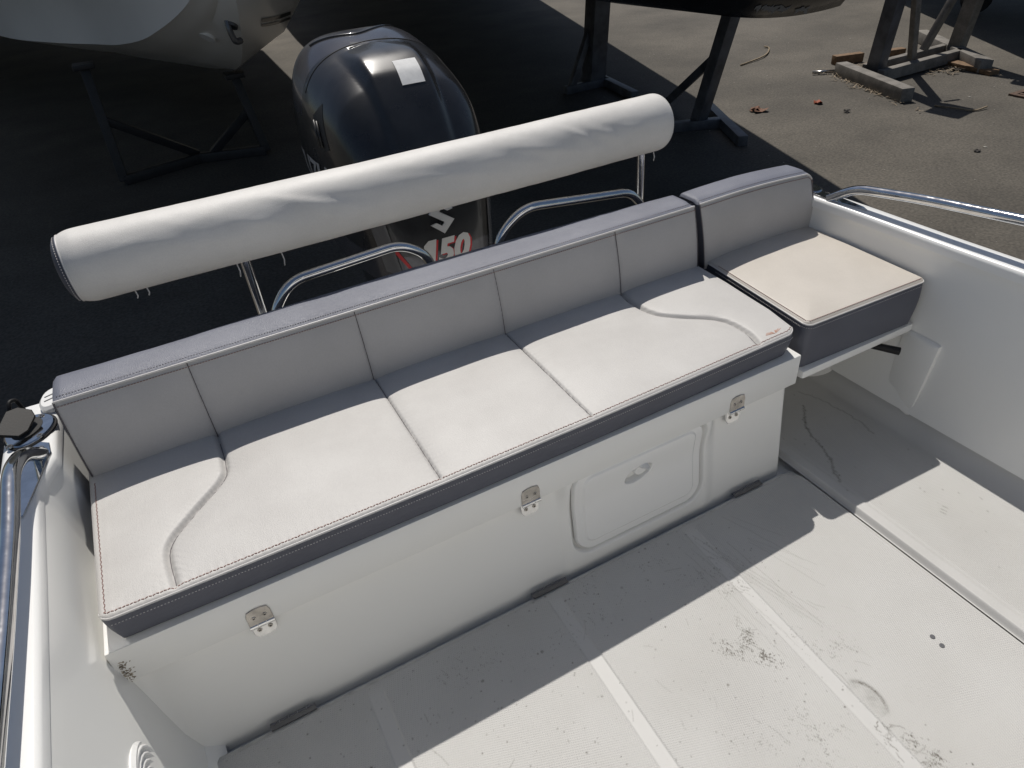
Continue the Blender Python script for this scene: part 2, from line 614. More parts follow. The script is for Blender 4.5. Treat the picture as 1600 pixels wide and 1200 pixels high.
# third boat added out of view at far right for its shadow; its trailer shows
tb = thing('moored_boat', 'unseen boat hull added at the far right of the yard to cast a shadow', 'boat', (13, 6, GZ))
def tb_sec(q, hw, zb):
    c = Vector((12.55, 8.1, 0)).lerp(Vector((9.7, 3.9, 0)), q)
    d = Vector((1.45, -1.0, 0)).normalized()
    P0 = c; P1 = c + d * (2.6 * hw)
    mid = (P0 + P1) / 2
    return [(P0.x, P0.y, 1.8), (P0.x, P0.y, .9), (lerp(P0.x, mid.x, .25), lerp(P0.y, mid.y, .25), .3 + zb), (mid.x, mid.y, zb),
            (lerp(P1.x, mid.x, .25), lerp(P1.y, mid.y, .25), .3 + zb), (P1.x, P1.y, .9), (P1.x, P1.y, 1.8)]
loft('hull', [tb_sec(q, 1, -.1) for q in np.linspace(-.9, 1, 12)], HULLB, tb, sh=30)

# ------------------------------------------------------------------ stands, cradle
WOODG = mat('weathered_timber', (0.20, 0.185, 0.165), 0.8, var=0.15, vscale=7, bump=0.3, bscale=90, fine=0.12, finescale=60)
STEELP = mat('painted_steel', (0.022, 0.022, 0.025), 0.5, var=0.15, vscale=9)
BLUEST = mat('blue_grey_steel', (0.085, 0.09, 0.105), 0.5, var=0.2, vscale=6)
WOODB = mat('brown_timber', (0.19, 0.115, 0.06), 0.75, var=0.15, vscale=20, bump=0.2, bscale=80)

cr = thing('boat_cradle', 'weathered grey empty boat cradle standing in the sunlit yard', 'cradle', G(9.3, 5.2))
fa0, fa1 = G(8.66, 5.70), G(8.14, 4.30)
fb0, fb1 = G(10.96, 6.25), G(9.84, 4.5)
def zz(p, z): return Vector((p.x, p.y, GZ + z))
mb = MB(); mb.bar(zz(fa0, .075), zz(fa1, .075), .15, .15); mb.obj('foot', WOODG, cr, bevel=.012)
mb = MB(); mb.bar(zz(fb0, .075), zz(fb1, .075), .15, .15); mb.obj('foot', WOODG, cr, bevel=.012)
pA, pB = G(8.62, 5.06), G(10.22, 5.1)
pA2, pB2 = G(8.78, 5.42), G(10.42, 5.45)
mb = MB(); mb.bar(zz(pA, .085), zz(pB, .085), .10, .13); mb.obj('cross_beam', WOODG, cr, bevel=.01)
mb = MB(); mb.bar(zz(pA2, .08), zz(pB2, .08), .09, .12); mb.obj('cross_beam', WOODG, cr, bevel=.01)
pa = zz(G(8.75, 5.25), 0.02); pb = zz(G(10.36, 5.28), 0.02)
lean = Vector((-.10, -.16, 1))
for p, sgn in ((pa, 1), (pb, -1)):
    tp = p + lean * 1.95
    mb = MB(); mb.bar(p + lean * .08, tp, .17, .15, (1, 0, 0)); mb.obj('post', BLUEST if sgn > 0 else WOODG, cr, bevel=.01)
    bs = p + Vector((sgn * .58, -.05 * sgn, .15))
    mb = MB(); mb.bar(bs, p + lean * 1.55 + Vector((sgn * .09, 0, 0)), .09, .07, (0, 1, 0)); mb.obj('brace', WOODG, cr, bevel=.006)
    mb = MB(); mb.box(tp + Vector((0, 0, .05)), (.42, .34, .12), Matrix.Rotation(R(18 * sgn), 3, 'Y')); mb.obj('support_pad', STEELP, cr, bevel=.02)
    mb = MB(); mb.tube([p + lean * 1.5 + Vector((.12 * sgn, -.09, 0)), p + lean * 1.5 + Vector((.3 * sgn, -.14, .02))], .02, 8); mb.obj('adjusting_bolt', STEELP, cr, True)
# chocks lying round the cradle
def chock(a, b, w, h, m, label):
    mb = MB(); mb.bar(zz(a, h / 2 + .004), zz(b, h / 2 + .004), w, h)
    return tag(mb.obj('timber_block', m, None, bevel=.006), label, 'timber block')
chock(G(9.02, 6.12), G(9.42, 6.0), .11, .11, WOODB, 'brown timber block behind the left post of the cradle')
chock(G(9.72, 5.85), G(9.98, 5.78), .11, .11, WOODB, 'short orange brown timber block between the braces of the cradle')
chock(G(9.98, 5.1), G(9.82, 4.36), .14, .05, WOODB, 'flat pale timber board under the right foot of the cradle')
mb = MB(); mb.tube([zz(G(8.42, 5.93), .03), zz(G(8.66, 5.78), .03)], .02, 8)
tag(mb.obj('steel_pin', STEELB, None, True), 'short pale steel pin lying at the far end of the cradle foot', 'pin')

def prop(name, label, base, top, feet, braces, w=.13, mtl=BLUEST, cat='stand', group=None):
    t = thing(name, label, cat, base, group)
    b = Vector(base); tp = Vector(top)
    mb = MB(); mb.bar(b, tp, w, w, (1, 0, 0)); mb.obj('post', mtl, t, bevel=.008)
    for p, q in feet:
        mb = MB(); mb.bar(p, q, .10, .10); mb.obj('foot', mtl, t, bevel=.01)
    for p, q in braces:
        mb = MB(); mb.bar(p, q, .08, .08, (0, 1, 0)); mb.obj('brace', mtl, t, bevel=.006)
    mb = MB(); mb.box(tp, (.2, .2, .05)); mb.obj('support_pad', mtl, t, bevel=.01)
    return t
b2 = zz(G(5.80, 5.15), .05)
prop('boat_stand', 'dark steel prop with a diagonal brace under the dark hull, half in sun', b2, (b2.x + .02, b2.y - .40, .46),
     [(zz(G(6.3, 5.55), .05), zz(G(5.72, 4.35), .05)), (zz(G(5.35, 5.3), .05), zz(G(6.0, 5.0), .05))],
     [(zz(G(6.05, 6.0), .08), (b2.x + .02, b2.y - .20, -.14))], mtl=BLUEST)
b1 = zz(G(6.02, 7.6), .05)
prop('boat_stand', 'dark steel prop behind the bolster, farther left under the dark hull', b1, (b1.x + .04, b1.y - .1, .5),
     [(zz(G(6.3, 8.2), .05), zz(G(6.0, 6.6), .05)), (zz(G(5.5, 7.5), .05), zz(G(6.2, 7.5), .05))],
     [(zz(G(5.6, 7.5), .08), (b1.x, b1.y, -.1))], w=.23, mtl=BLUEST)
# props under the white boat, deep in the shade
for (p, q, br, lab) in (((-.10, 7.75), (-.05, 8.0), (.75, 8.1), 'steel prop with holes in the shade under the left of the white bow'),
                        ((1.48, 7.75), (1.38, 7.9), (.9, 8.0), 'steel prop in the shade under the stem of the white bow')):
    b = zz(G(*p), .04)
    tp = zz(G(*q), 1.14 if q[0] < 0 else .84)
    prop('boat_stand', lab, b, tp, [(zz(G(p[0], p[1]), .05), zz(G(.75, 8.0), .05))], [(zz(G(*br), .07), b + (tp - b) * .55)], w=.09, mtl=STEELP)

# low blue-grey trailer piece at the far right
tr = thing('boat_trailer', 'blue grey trailer frame in shade at the top right corner', 'trailer', G(13.7, 7))
mb = MB(); mb.bar(zz(G(12.9, 7.3), .3), zz(G(15.5, 5.2), .3), .12, .16); mb.obj('frame', BLUEST, tr, bevel=.01)
for q in ((13.3, 7.0), (14.6, 5.95)):
    mb = MB(); p = zz(G(*q), 0.22); mb.tube([p + Vector((-.07, -.08, 0)), p + Vector((.07, .08, 0))], .21, 18); mb.obj('wheel', BLACKRUB, tr, True, 40)

# drain grate
dr = thing('drain_grate', 'rusty drain grate set in the asphalt at the right edge', 'grate', G(9.25, 3.45))
RUST = mat('rusty_iron', (0.10, 0.06, 0.04), 0.8, var=0.2, vscale=25)
c = G(9.46, 3.40)
mb = MB()
for dx, dy, sx, sy in ((0, .29, .66, .06), (0, -.29, .66, .06), (.31, 0, .06, .52), (-.31, 0, .06, .52)):
    mb.box((c.x + dx, c.y + dy, GZ + .008), (sx, sy, .024))
mb.obj('frame', RUST, dr)
for i in range(6):
    mb = MB(); mb.box((c.x - .235 + i * .094, c.y, GZ + .009), (.04, .5, .018)); mb.obj('bar', RUST, dr)
mb = MB(); mb.box((c.x, c.y, GZ + .0025), (.56, .5, .003)); mb.obj('pit', HOLE, dr)

# leaves, twigs, litter
LEAFB = mat('dry_leaf', (0.20, 0.10, 0.06), 0.8, var=0.25, vscale=60)
LEAFO = mat('orange_leaf', (0.30, 0.075, 0.03), 0.7, var=0.2, vscale=60)
LEAFK = mat('dark_leaf', (0.02, 0.016, 0.014), 0.8)
TWIG = mat('twig', (0.30, 0.23, 0.15), 0.8, var=0.2, vscale=30)
CHIP = mat('pale_chip', (0.24, 0.19, 0.13), 0.8, var=0.3, vscale=9, col2=(0.09, 0.065, 0.045))
GRIT = mat('pale_grit', (0.36, 0.34, 0.30), 0.8, var=0.3, vscale=5)
def leaf_mesh(mb, c, r, seed):
    g = random.Random(seed)
    n = 11
    vs = [Vector(c) + Vector((0, 0, .012))]
    for i in range(n):
        a = 2 * math.pi * i / n
        rr = r * g.uniform(.45, 1.1)
        vs.append(Vector(c) + Vector((rr * math.cos(a), rr * math.sin(a), .006 + g.uniform(0, .5) * r)))
    mb.add(vs, [(0, i + 1, (i + 1) % n + 1) for i in range(n)])
def leaf(label, m, p, r, k=1):
    mb = MB()
    for i in range(k):
        leaf_mesh(mb, G(p[0] + (rng.uniform(-.6, .6) * r if i else 0), p[1] + (rng.uniform(-.6, .6) * r if i else 0)), r * (1 - .2 * i), rng.random())
    return tag(mb.obj('dead_leaf', m), label, 'leaf')
leaf('large curled brown leaf alone on sunlit asphalt right of the bolster', LEAFB, (6.72, 5.15), .10, 3)
leaf('small bright orange leaf on the asphalt left of the cradle foot', LEAFO, (7.43, 4.93), .06, 3)
leaf('small black leaf scrap in front of the cradle foot', LEAFK, (7.39, 4.48), .045, 2)
leaf('black crumb of leaf alone low on the sunlit asphalt', LEAFK, (7.2, 2.82), .035, 2)
def twig(label, pts, r=.008):
    mb = MB(); mb.tube(crom([tuple(zz(G(*p), .012 + .01 * (i % 2))) for i, p in enumerate(pts)], 5), r, 6, radii=None)
    return tag(mb.obj('twig', TWIG, None, True), label, 'twig')
twig('pale bent twig on the asphalt between the dark hull and the cradle', [(8.16, 7.0), (8.75, 7.15), (9.2, 7.5), (9.22, 7.62)], .011)
twig('thin dark twig on the asphalt in front of the cradle', [(8.2, 3.98), (8.24, 3.75), (8.32, 3.6), (8.5, 3.58)], .009)
# debris swept against the cradle
mb = MB()
def chips(cx, cy, sx, sy, n, ang=0):
    for _ in range(n):
        x, y = rng.gauss(0, sx), rng.gauss(0, sy)
        p = G(cx + x * math.cos(ang) - y * math.sin(ang), cy + x * math.sin(ang) + y * math.cos(ang))
        a = rng.uniform(0, 6.28); L = rng.uniform(.010, .05); w = rng.uniform(.003, .011)
        d = Vector((math.cos(a), math.sin(a), rng.uniform(-.2, .5))).normalized(); e = Vector((-math.sin(a), math.cos(a), 0))
        q = p + Vector((0, 0, rng.uniform(.006, .03)))
        mb.add([q - d * L - e * w, q + d * L - e * w * .6, q + d * L + e * w * .6, q - d * L + e * w], [(0, 1, 2, 3)])
ang = math.atan2(-1.44, -.52)
chips(8.33, 5.0, .45, .06, 170, ang)
chips(9.75, 4.85, .16, .09, 110, 0)
chips(8.95, 5.75, .22, .12, 120, 0)
chips(9.95, 4.7, .25, .06, 60, ang)
tag(mb.obj('leaf_litter', CHIP), 'strewn bark chips and dead leaves gathered against the cradle feet', 'litter', kind='stuff')
mb = MB()
for _ in range(230):
    p = G(rng.uniform(5, 11), rng.uniform(2.2, 9))
    s_ = rng.uniform(.004, .010) * (2.2 if rng.random() < .1 else 1)
    a_ = rng.uniform(0, 6.28); e1 = Vector((math.cos(a_), math.sin(a_), 0)) * s_; e2 = Vector((-math.sin(a_), math.cos(a_), 0)) * s_ * .55
    q = p + Vector((0, 0, .004))
    mb.add([q - e1, q - e2, q + e1, q + e2, q + Vector((0, 0, s_ * .4))], [(0, 1, 4), (1, 2, 4), (2, 3, 4), (3, 0, 4)])
tag(mb.obj('grit', GRIT), 'pale grit and crumbs scattered over the sunlit asphalt', 'grit', kind='stuff')
#PART2

# ================================================================== our boat
boat = thing('motor_boat', 'white open motor boat with the cushioned stern cockpit in the foreground', 'boat', (1.0, -0.5, 0))

# --- outer hull
def hull_sec(y):
    b = float(np.interp(y, [-3.6, -2.5, 0, .9], [1.0, 1.16, 1.18, 1.12]))
    c = 1.02
    return [(c - b, y, .535), (c - b * .98, y, .25), (c - b * .86, y, -.12), (c, y, -.46), (c + b * .86, y, -.12), (c + b * .98, y, .25), (c + b, y, .535)]
secs = [hull_sec(y) for y in np.linspace(-3.6, .60, 12)]
n = 7
V = [p for s in secs for p in s]
Fc = [(i * n + j, i * n + j + 1, (i + 1) * n + j + 1, (i + 1) * n + j) for i in range(len(secs) - 1) for j in range(n - 1)]
Fc += [tuple(range(n)), tuple((len(secs) - 1) * n + j for j in range(n))]
sharp(newobj('hull', V, Fc, GEL, boat), 30)

# --- floor: low pan under the hatches and the side deck beside them
mb = MB()
mb.box((.98, -1.3, -.055), (2.14, 3.6, .036))
mb.obj('cockpit_pan', GELIN, boat)

def floor_material():
    m = bpy.data.materials.new('floor_antislip')
    m.use_nodes = True
    n = m.node_tree.nodes; l = m.node_tree.links
    b = n['Principled BSDF']
    b.inputs['Roughness'].default_value = 0.55
    tc = n.new('ShaderNodeTexCoord')
    nz = n.new('ShaderNodeTexNoise'); nz.inputs['Scale'].default_value = 3.2; nz.inputs['Detail'].default_value = 7; nz.inputs['Roughness'].default_value = .62
    l.new(tc.outputs['Object'], nz.inputs['Vector'])
    rp = n.new('ShaderNodeValToRGB')
    rp.color_ramp.elements[0].position = .34; rp.color_ramp.elements[0].color = (.475, .468, .45, 1)
    rp.color_ramp.elements[1].position = .62; rp.color_ramp.elements[1].color = (.505, .50, .485, 1)
    l.new(nz.outputs['Fac'], rp.inputs['Fac'])
    at = n.new('ShaderNodeAttribute'); at.attribute_name = 'dirt'
    sm = n.new('ShaderNodeAttribute'); sm.attribute_name = 'band'
    mxs = n.new('ShaderNodeMix'); mxs.data_type = 'RGBA'
    l.new(sm.outputs['Fac'], mxs.inputs['Factor']); l.new(rp.outputs[0], mxs.inputs['A']); mxs.inputs['B'].default_value = (.525, .52, .505, 1)
    # fine ingrained dirt follows the texture
    nf = n.new('ShaderNodeTexNoise'); nf.inputs['Scale'].default_value = 240; nf.inputs['Detail'].default_value = 3
    l.new(tc.outputs['Object'], nf.inputs['Vector'])
    mr = n.new('ShaderNodeMapRange'); mr.inputs['From Min'].default_value = .3; mr.inputs['From Max'].default_value = .7; mr.inputs['To Min'].default_value = .55; mr.inputs['To Max'].default_value = 1.35
    l.new(nf.outputs['Fac'], mr.inputs['Value'])
    mu = n.new('ShaderNodeMath'); mu.operation = 'MULTIPLY'; mu.use_clamp = True
    l.new(at.outputs['Fac'], mu.inputs[0]); l.new(mr.outputs[0], mu.inputs[1])
    mx = n.new('ShaderNodeMix'); mx.data_type = 'RGBA'
    l.new(mu.outputs[0], mx.inputs['Factor']); l.new(mxs.outputs['Result'], mx.inputs['A']); mx.inputs['B'].default_value = (.085, .075, .055, 1)
    l.new(mx.outputs['Result'], b.inputs['Base Color'])
    # moulded diamond grip
    mp = n.new('ShaderNodeMapping'); mp.inputs['Rotation'].default_value = (0, 0, R(18))
    l.new(tc.outputs['Object'], mp.inputs['Vector'])
    w1 = n.new('ShaderNodeTexWave'); w1.inputs['Scale'].default_value = 66; w1.bands_direction = 'X'
    w2 = n.new('ShaderNodeTexWave'); w2.inputs['Scale'].default_value = 66; w2.bands_direction = 'Y'
    l.new(mp.outputs[0], w1.inputs['Vector']); l.new(mp.outputs[0], w2.inputs['Vector'])
    mm = n.new('ShaderNodeMath'); mm.operation = 'MAXIMUM'
    l.new(w1.outputs['Fac'], mm.inputs[0]); l.new(w2.outputs['Fac'], mm.inputs[1])
    inv = n.new('ShaderNodeMath'); inv.operation = 'SUBTRACT'; inv.inputs[0].default_value = 1
    l.new(sm.outputs['Fac'], inv.inputs[1])
    ml = n.new('ShaderNodeMath'); ml.operation = 'MULTIPLY'
    l.new(mm.outputs[0], ml.inputs[0]); l.new(inv.outputs[0], ml.inputs[1])
    bp = n.new('ShaderNodeBump'); bp.inputs['Strength'].default_value = .55; bp.inputs['Distance'].default_value = .0012
    l.new(ml.outputs[0], bp.inputs['Height']); l.new(bp.outputs['Normal'], b.inputs['Normal'])
    return m
FLOORM = floor_material()

def add_attr(o, name, arr):
    a = o.data.attributes.new(name, 'FLOAT', 'POINT')
    a.data.foreach_set('value', np.asarray(arr, np.float32).ravel())

# main hinged hatch
HX0, HX1, HY0, HY1 = -0.004, 1.655, -.90, -.036
xs = np.linspace(HX0, HX1, 860); ys = np.linspace(HY0, HY1, 450)
X, Y = np.meshgrid(xs, ys, indexing='ij')
sd = rrect_sdf(X, Y, (HX0 + HX1) / 2, (HY1 - 1.6) / 2, (HX1 - HX0) / 2, (HY1 + 1.6) / 2, .055)
Z = -.016 * smoothstep(-.006, 0.0, sd) ** 1.6 - .004 * smoothstep(-.018, -.004, sd)
band = np.zeros_like(X)
for bx, drift in ((.378, .004), (.842, -.02), (1.255, -.035)):
    cx = bx + drift * (-Y)
    d = np.abs(X - cx)
    end = smoothstep(-.06, -.09, Y)
    k = (1 - smoothstep(.0155, .019, d)) * end
    band = np.maximum(band, k)
Z = Z - .0022 * band
band = np.maximum(band, smoothstep(-.016, -.010, sd))
dirt = np.zeros_like(X)
def blot(x, y, r, a, p=2.0):
    global dirt
    d = np.hypot(X - x, Y - y) / r
    dirt = np.maximum(dirt, a * np.clip(1 - d ** p, 0, 1))
def stroke(pts, w, a):
    global dirt
    pts = np.array(pts, float)
    x0, y0 = pts.min(0) - .02; x1, y1 = pts.max(0) + .02
    i0, i1 = np.searchsorted(xs, [x0, x1]); j0, j1 = np.searchsorted(ys, [y0, y1])
    if i1 <= i0 or j1 <= j0: return
    d = segdist(X[i0:i1, j0:j1], Y[i0:i1, j0:j1], [tuple(p) for p in pts])
    dirt[i0:i1, j0:j1] = np.maximum(dirt[i0:i1, j0:j1], a * np.exp(-(d / w) ** 2))
g = np.random.default_rng(5)
for _ in range(620):                                    # ground-in specks
    blot_x = g.uniform(HX0 + .05, 1.35); blot_y = g.uniform(-.8, -.04)
    i = np.searchsorted(xs, blot_x); j = np.searchsorted(ys, blot_y)
    r_ = g.uniform(.0014, .0030) * (1.7 if g.random() < .07 else 1)
    sl_ = (slice(max(0, i - 8), i + 8), slice(max(0, j - 8), j + 8))
    d = np.hypot(X[sl_] - blot_x, Y[sl_] - blot_y) / r_
    dirt[sl_] = np.maximum(dirt[sl_], g.uniform(.3, .85) * np.clip(1 - d * d, 0, 1))
for _ in range(40):                                    # short scuffs
    x, y = g.uniform(.35, 1.4), g.uniform(-.75, -.06)
    a = g.normal(-1.45, .5); L = g.uniform(.008, .05)
    stroke([(x, y), (x + L * .5 * math.cos(a) + g.normal(0, .003), y + L * .5 * math.sin(a)), (x + L * math.cos(a), y + L * math.sin(a))], .0011, g.uniform(.12, .42))
for _ in range(20):                                    # long faint drag marks
    x, y = g.uniform(1.18, 1.38), g.uniform(-.18, -.06)
    L = g.uniform(.1, .34); dx = g.normal(0.05, .035)
    pts = [(x + dx * t + g.normal(0, .0011), y - L * t) for t in np.linspace(0, 1, 9)]
    stroke(pts, .0010, g.uniform(.12, .36))
wn = g.random(X.shape)
def blur(A, di, dj, n):
    out = np.zeros_like(A)
    for k in range(n): out += np.roll(np.roll(A, di * k, 0), dj * k, 1)
    return out / n
sp1 = blur(blur(wn, 1, 0, 2), 0, 1, 2); sp1 = (sp1 - sp1.mean()) / sp1.std()
sp2 = blur(blur(g.random(X.shape), 1, -2, 5), 0, 1, 2); sp2 = (sp2 - sp2.mean()) / sp2.std()     # drawn out fore and aft
cl_ = fnoise(X, Y, 61, 5, 28); cl2 = fnoise(X, Y, 62, 5, 55)
def grime(cx, cy, sx, sy, rot, dens, amt, clump=1.0):
    """speckled smear: grit caught in the moulded texture inside a soft ragged patch"""
    global dirt
    c, s_ = math.cos(rot), math.sin(rot)
    u = ((X - cx) * c + (Y - cy) * s_) / sx; v = (-(X - cx) * s_ + (Y - cy) * c) / sy
    env = np.exp(-(u * u + v * v)) * np.clip(.55 + .6 * clump * cl_ + .5 * clump * cl2, 0, 1.4)
    thr = 2.6 - dens * env * 2.4
    f = np.clip((np.maximum(sp1, sp2) - thr) / .8, 0, 1)
    dirt = np.maximum(dirt, amt * f * np.clip(env * 1.6, 0, 1))
grime(1.14, -.40, .05, .11, .5, 1.05, .75)
grime(1.155, -.43, .018, .03, .2, 1.5, .9)
grime(1.22, -.24, .10, .14, .6, .75, .5)
grime(1.06, -.60, .12, .12, .3, .8, .5)
grime(1.11, -.75, .10, .06, .2, 1.15, .8)
grime(.95, -.12, .3, .07, .15, .65, .6)
grime(.62, -.11, .25, .06, .1, .5, .55)
grime(1.30, -.50, .07, .16, .4, .6, .45)
grime(.55, -.5, .3, .2, .2, .4, .4)
wide = np.clip(fnoise(X, Y, 3, 5, 9) * .5 + .05, 0, 1)
dirt = np.maximum(dirt, .13 * wide * smoothstep(-.2, -.5, Y) * (1 - smoothstep(1.28, 1.42, X)))
# half-round mark with a dark rim, and the sludge along the smooth strip
ex, ey = X - 1.262, Y + .613
er = np.hypot(ex / .030, ey / .042)
rim = np.exp(-((er - 1) / .13) ** 2) * smoothstep(-.05, .75, ex / .03 + .15 * ey / .042) * (.75 + .35 * fnoise(X, Y, 41, 3, 90))
dirt = np.maximum(dirt, .95 * np.clip(rim, 0, 1))
dirt = np.maximum(dirt, np.clip(.30 * (er < 1) * smoothstep(-1.0, .6, ex / .03) * (.55 + .45 * fnoise(X, Y, 8, 3, 160)), 0, 1))
grime(1.238, -.668, .014, .040, -.25, 1.5, .95, .7)
grime(1.262, -.735, .030, .045, -.45, 1.7, 1.0, .8)
grime(1.285, -.755, .022, .022, 0, 1.8, 1.0, .6)
grime(1.225, -.79, .05, .05, -.2, 1.35, .9, .8)
for _ in range(26):
    t = g.random()
    x = 1.235 + .03 * t + g.normal(0, .012); y = -.66 - .11 * t + g.normal(0, .01)
    a = g.normal(-1.1, .7); L = g.uniform(.008, .03)
    pts = [(x + L * q * math.cos(a) + g.normal(0, .0012), y + L * q * math.sin(a) + g.normal(0, .0012)) for q in (0, .33, .66, 1)]
    stroke(pts, .0012, g.uniform(.3, .7))
cx_ = g.uniform(.02, .9, 14)
for x in cx_:                                          # dirt caught along the aft edge
    blot(x, -.045 + g.normal(0, .006), g.uniform(.01, .02), g.uniform(.05, .2))
P = np.stack([X, Y, Z], -1)
hatch = surf('floor_hatch', P, FLOORM, boat)
add_attr(hatch, 'dirt', dirt); add_attr(hatch, 'band', band)
# rest of the sole forward of it, out of the picture
xs2 = np.linspace(HX0, HX1, 40); ys2 = np.linspace(-2.9, -.912, 20)
X2, Y2 = np.meshgrid(xs2, ys2, indexing='ij')
fw = surf('floor_hatch', np.stack([X2, Y2, np.full_like(X2, 0.0)], -1), FLOORM, boat)
add_attr(fw, 'dirt', np.zeros(X2.size)); add_attr(fw, 'band', np.zeros(X2.size))

# hatch hinges (dark piano hinges on the aft edge) and screws
for hx in (.205, .845, 1.483):
    mb = MB()
    mb.box((hx, -.040, .0012), (.098, .011, .003))
    mb.obj('hatch_hinge', DARKMETAL, hatch)
    mb = MB()
    for k in range(5):
        mb.tube([(hx - .049 + k * .0198, -.0315, .0015), (hx - .049 + k * .0198 + .0186, -.0315, .0015)], .0032, 8)
    mb.obj('hinge_barrel', DARKMETAL, hatch, True, 40)
for sx, sy in ((1.501, -.587), (1.499, -.611)):
    mb = MB()
    mb.tube([(sx, sy, -.001), (sx, sy, .0012)], .0055, 14)
    s_ = mb.obj('screw', DARKMETAL, hatch, True, 40)

# side deck strip beside the hatch with a rounded moulded lip
xs3 = np.concatenate([np.linspace(1.661, 1.72, 44), np.linspace(1.724, 2.075, 170)])
ys3 = np.linspace(-1.2, .42, 330)
X3, Y3 = np.meshgrid(xs3, ys3, indexing='ij')
Z3 = -.012 + .016 * smoothstep(1.662, 1.676, X3) - .004 * smoothstep(1.698, 1.714, X3)
cov = np.clip((X3 - 2.015) / .06, 0, 1)
Z3 = Z3 + .06 * (1 - np.sqrt(np.clip(1 - cov ** 2, 0, 1)))
dirt = np.zeros_like(X3)
xs, ys, X, Y = xs3, ys3, X3, Y3
c1 = crom([(1.885, .141), (1.858, .11), (1.822, .07), (1.80, .03), (1.785, -.02), (1.765, -.075), (1.735, -.11), (1.718, -.15)], 8)
c1 = [(p[0] + g.normal(0, .002), p[1] + g.normal(0, .002)) for p in c1]
stroke(c1, .0032, .55)
for p in c1[::2]:
    blot(p[0] + g.normal(0, .003), p[1] + g.normal(0, .003), g.uniform(.004, .007), g.uniform(.3, .8))
c2 = crom([(1.93, .2), (1.955, .14), (1.963, .07), (1.968, .0), (1.955, -.06)], 8)
c2 = [(p[0] + g.normal(0, .002), p[1] + g.normal(0, .003)) for p in c2]
stroke(c2, .003, .4)
for _ in range(60):
    x, y = g.uniform(1.7, 1.98), g.uniform(-.8, .2)
    blot(x, y, g.uniform(.002, .004), g.uniform(.2, .6))
for (x, y) in ((1.84, -.36), (1.85, -.355), (1.862, -.35)):
    stroke([(x, y), (x + .004, y - .012)], .0018, .6)
wide = np.clip(fnoise(X3, Y3, 23, 4, 8) * .6 + .1, 0, 1)
dirt = np.maximum(dirt, .16 * wide)
dirt = np.maximum(dirt, .16 * smoothstep(.10, .30, Y3) * (0.6 + .4 * fnoise(X3, Y3, 4, 4, 20)))
sd_ = surf('side_deck', np.stack([X3, Y3, Z3], -1), FLOORM, boat)
add_attr(sd_, 'dirt', dirt)
add_attr(sd_, 'band', np.maximum(1 - smoothstep(1.71, 1.722, X3), smoothstep(2.0, 2.02, X3)))

# --- inner walls and gunwales, extruded along the boat
def gun_l(y):
    return float(np.interp(y, [-3.4, -.6, -.3, .08, .30, .33, .39, .9], [-.02, -.032, -.038, -.054, -.064, -.058, -.034, -.032]))
def gz_(y):
    return .55 + .012 * max(0, -y)
yl = np.concatenate([np.linspace(-3.4, -.6, 12), np.linspace(-.5, .26, 20), np.linspace(.28, .42, 18), np.linspace(.45, .615, 6)])
wp = [(0.0, -.012), (-.004, -.02), (.006, -.07), (.014, -.15), (.032, -.24), (.040, -.32), (.048, -.40), (.058, -.48), (.075, -.54), (.11, -.565)]
rows = []
for y in yl:
    gx = gun_l(y); k = 1 - .55 * smoothstep(.28, .42, np.array(y))
    rows.append([(gx + dx * k if i > 1 else gx + dx, y, gz_(y) + dz) for i, (dx, dz) in enumerate(wp)])
wl = surf('side_wall', np.array(rows), GELIN, boat, flip=True)
sharp(wl, 22)
rows = []
for y in yl:
    gx = gun_l(y)
    z = gz_(y)
    sec = [(0, -.03), (0.0, -.010), (-.003, -.003), (-.010, 0), (-.055, .001), (-.092, 0), (-.099, -.003), (-.102, -.010), (-.102, -.05)]
    rows.append([(gx + a, y, z + b) for a, b in sec])
surf('gunwale', np.array(rows), GEL, boat, flip=False)

def gun_r(y):
    return float(np.interp(y, [-3.4, -.5, .3, .42, .5, .9], [2.13, 2.105, 2.10, 2.095, 2.09, 2.085]))
wpr = [(0, -.012), (.006, -.02), (.002, -.06), (-.002, -.12), (-.007, -.20), (-.012, -.28), (-.017, -.36), (-.022, -.43), (-.03, -.48), (-.038, -.51)]
rows = [[(gun_r(y) + a, y, gz_(y) + b) for a, b in wpr] for y in yl]
wr = surf('side_wall', np.array(rows), GELIN, boat, flip=False)
rows = [[(gun_r(y) + a, y, gz_(y) + b) for a, b in [(0, -.03), (0, -.010), (.003, -.003), (.010, 0), (.035, .001), (.062, 0), (.069, -.003), (.072, -.010), (.072, -.05)]] for y in yl]
surf('gunwale', np.array(rows), GEL, boat, flip=True)
# raised block on the starboard wall under the corner seat
mb = MB()
mb.hull8([(2.075, .02, .0), (2.066, -.085, .02), (2.12, -.075, .02), (2.12, -.005, .0)],
         [(2.082, .02, .285), (2.076, -.10, .28), (2.12, -.095, .285), (2.12, .005, .29)])
mb.obj('wall_block', GELIN, boat, bevel=.012)
# bulkhead closing the space under the corner seat
rows = []
for t in np.linspace(0, 1, 14):
    x = lerp(1.60, 2.11, t); y = .30 - .02 * t - .10 * smoothstep(.7, 1, np.array(t))
    rows.append([(x, y, z) for z in np.linspace(-.01, .30, 6)])
surf('aft_bulkhead', np.array(rows), GELIN, boat)

# transom behind the backrests and the motor well with its bracket
mb = MB(); mb.box((1.02, .592, .20), (2.1, .03, .44)); mb.obj('transom', GEL, boat, bevel=.008)
mb = MB(); mb.box((1.02, .72, .06), (.62, .22, .44)); mb.obj('motor_bracket', GEL, boat, bevel=.03)
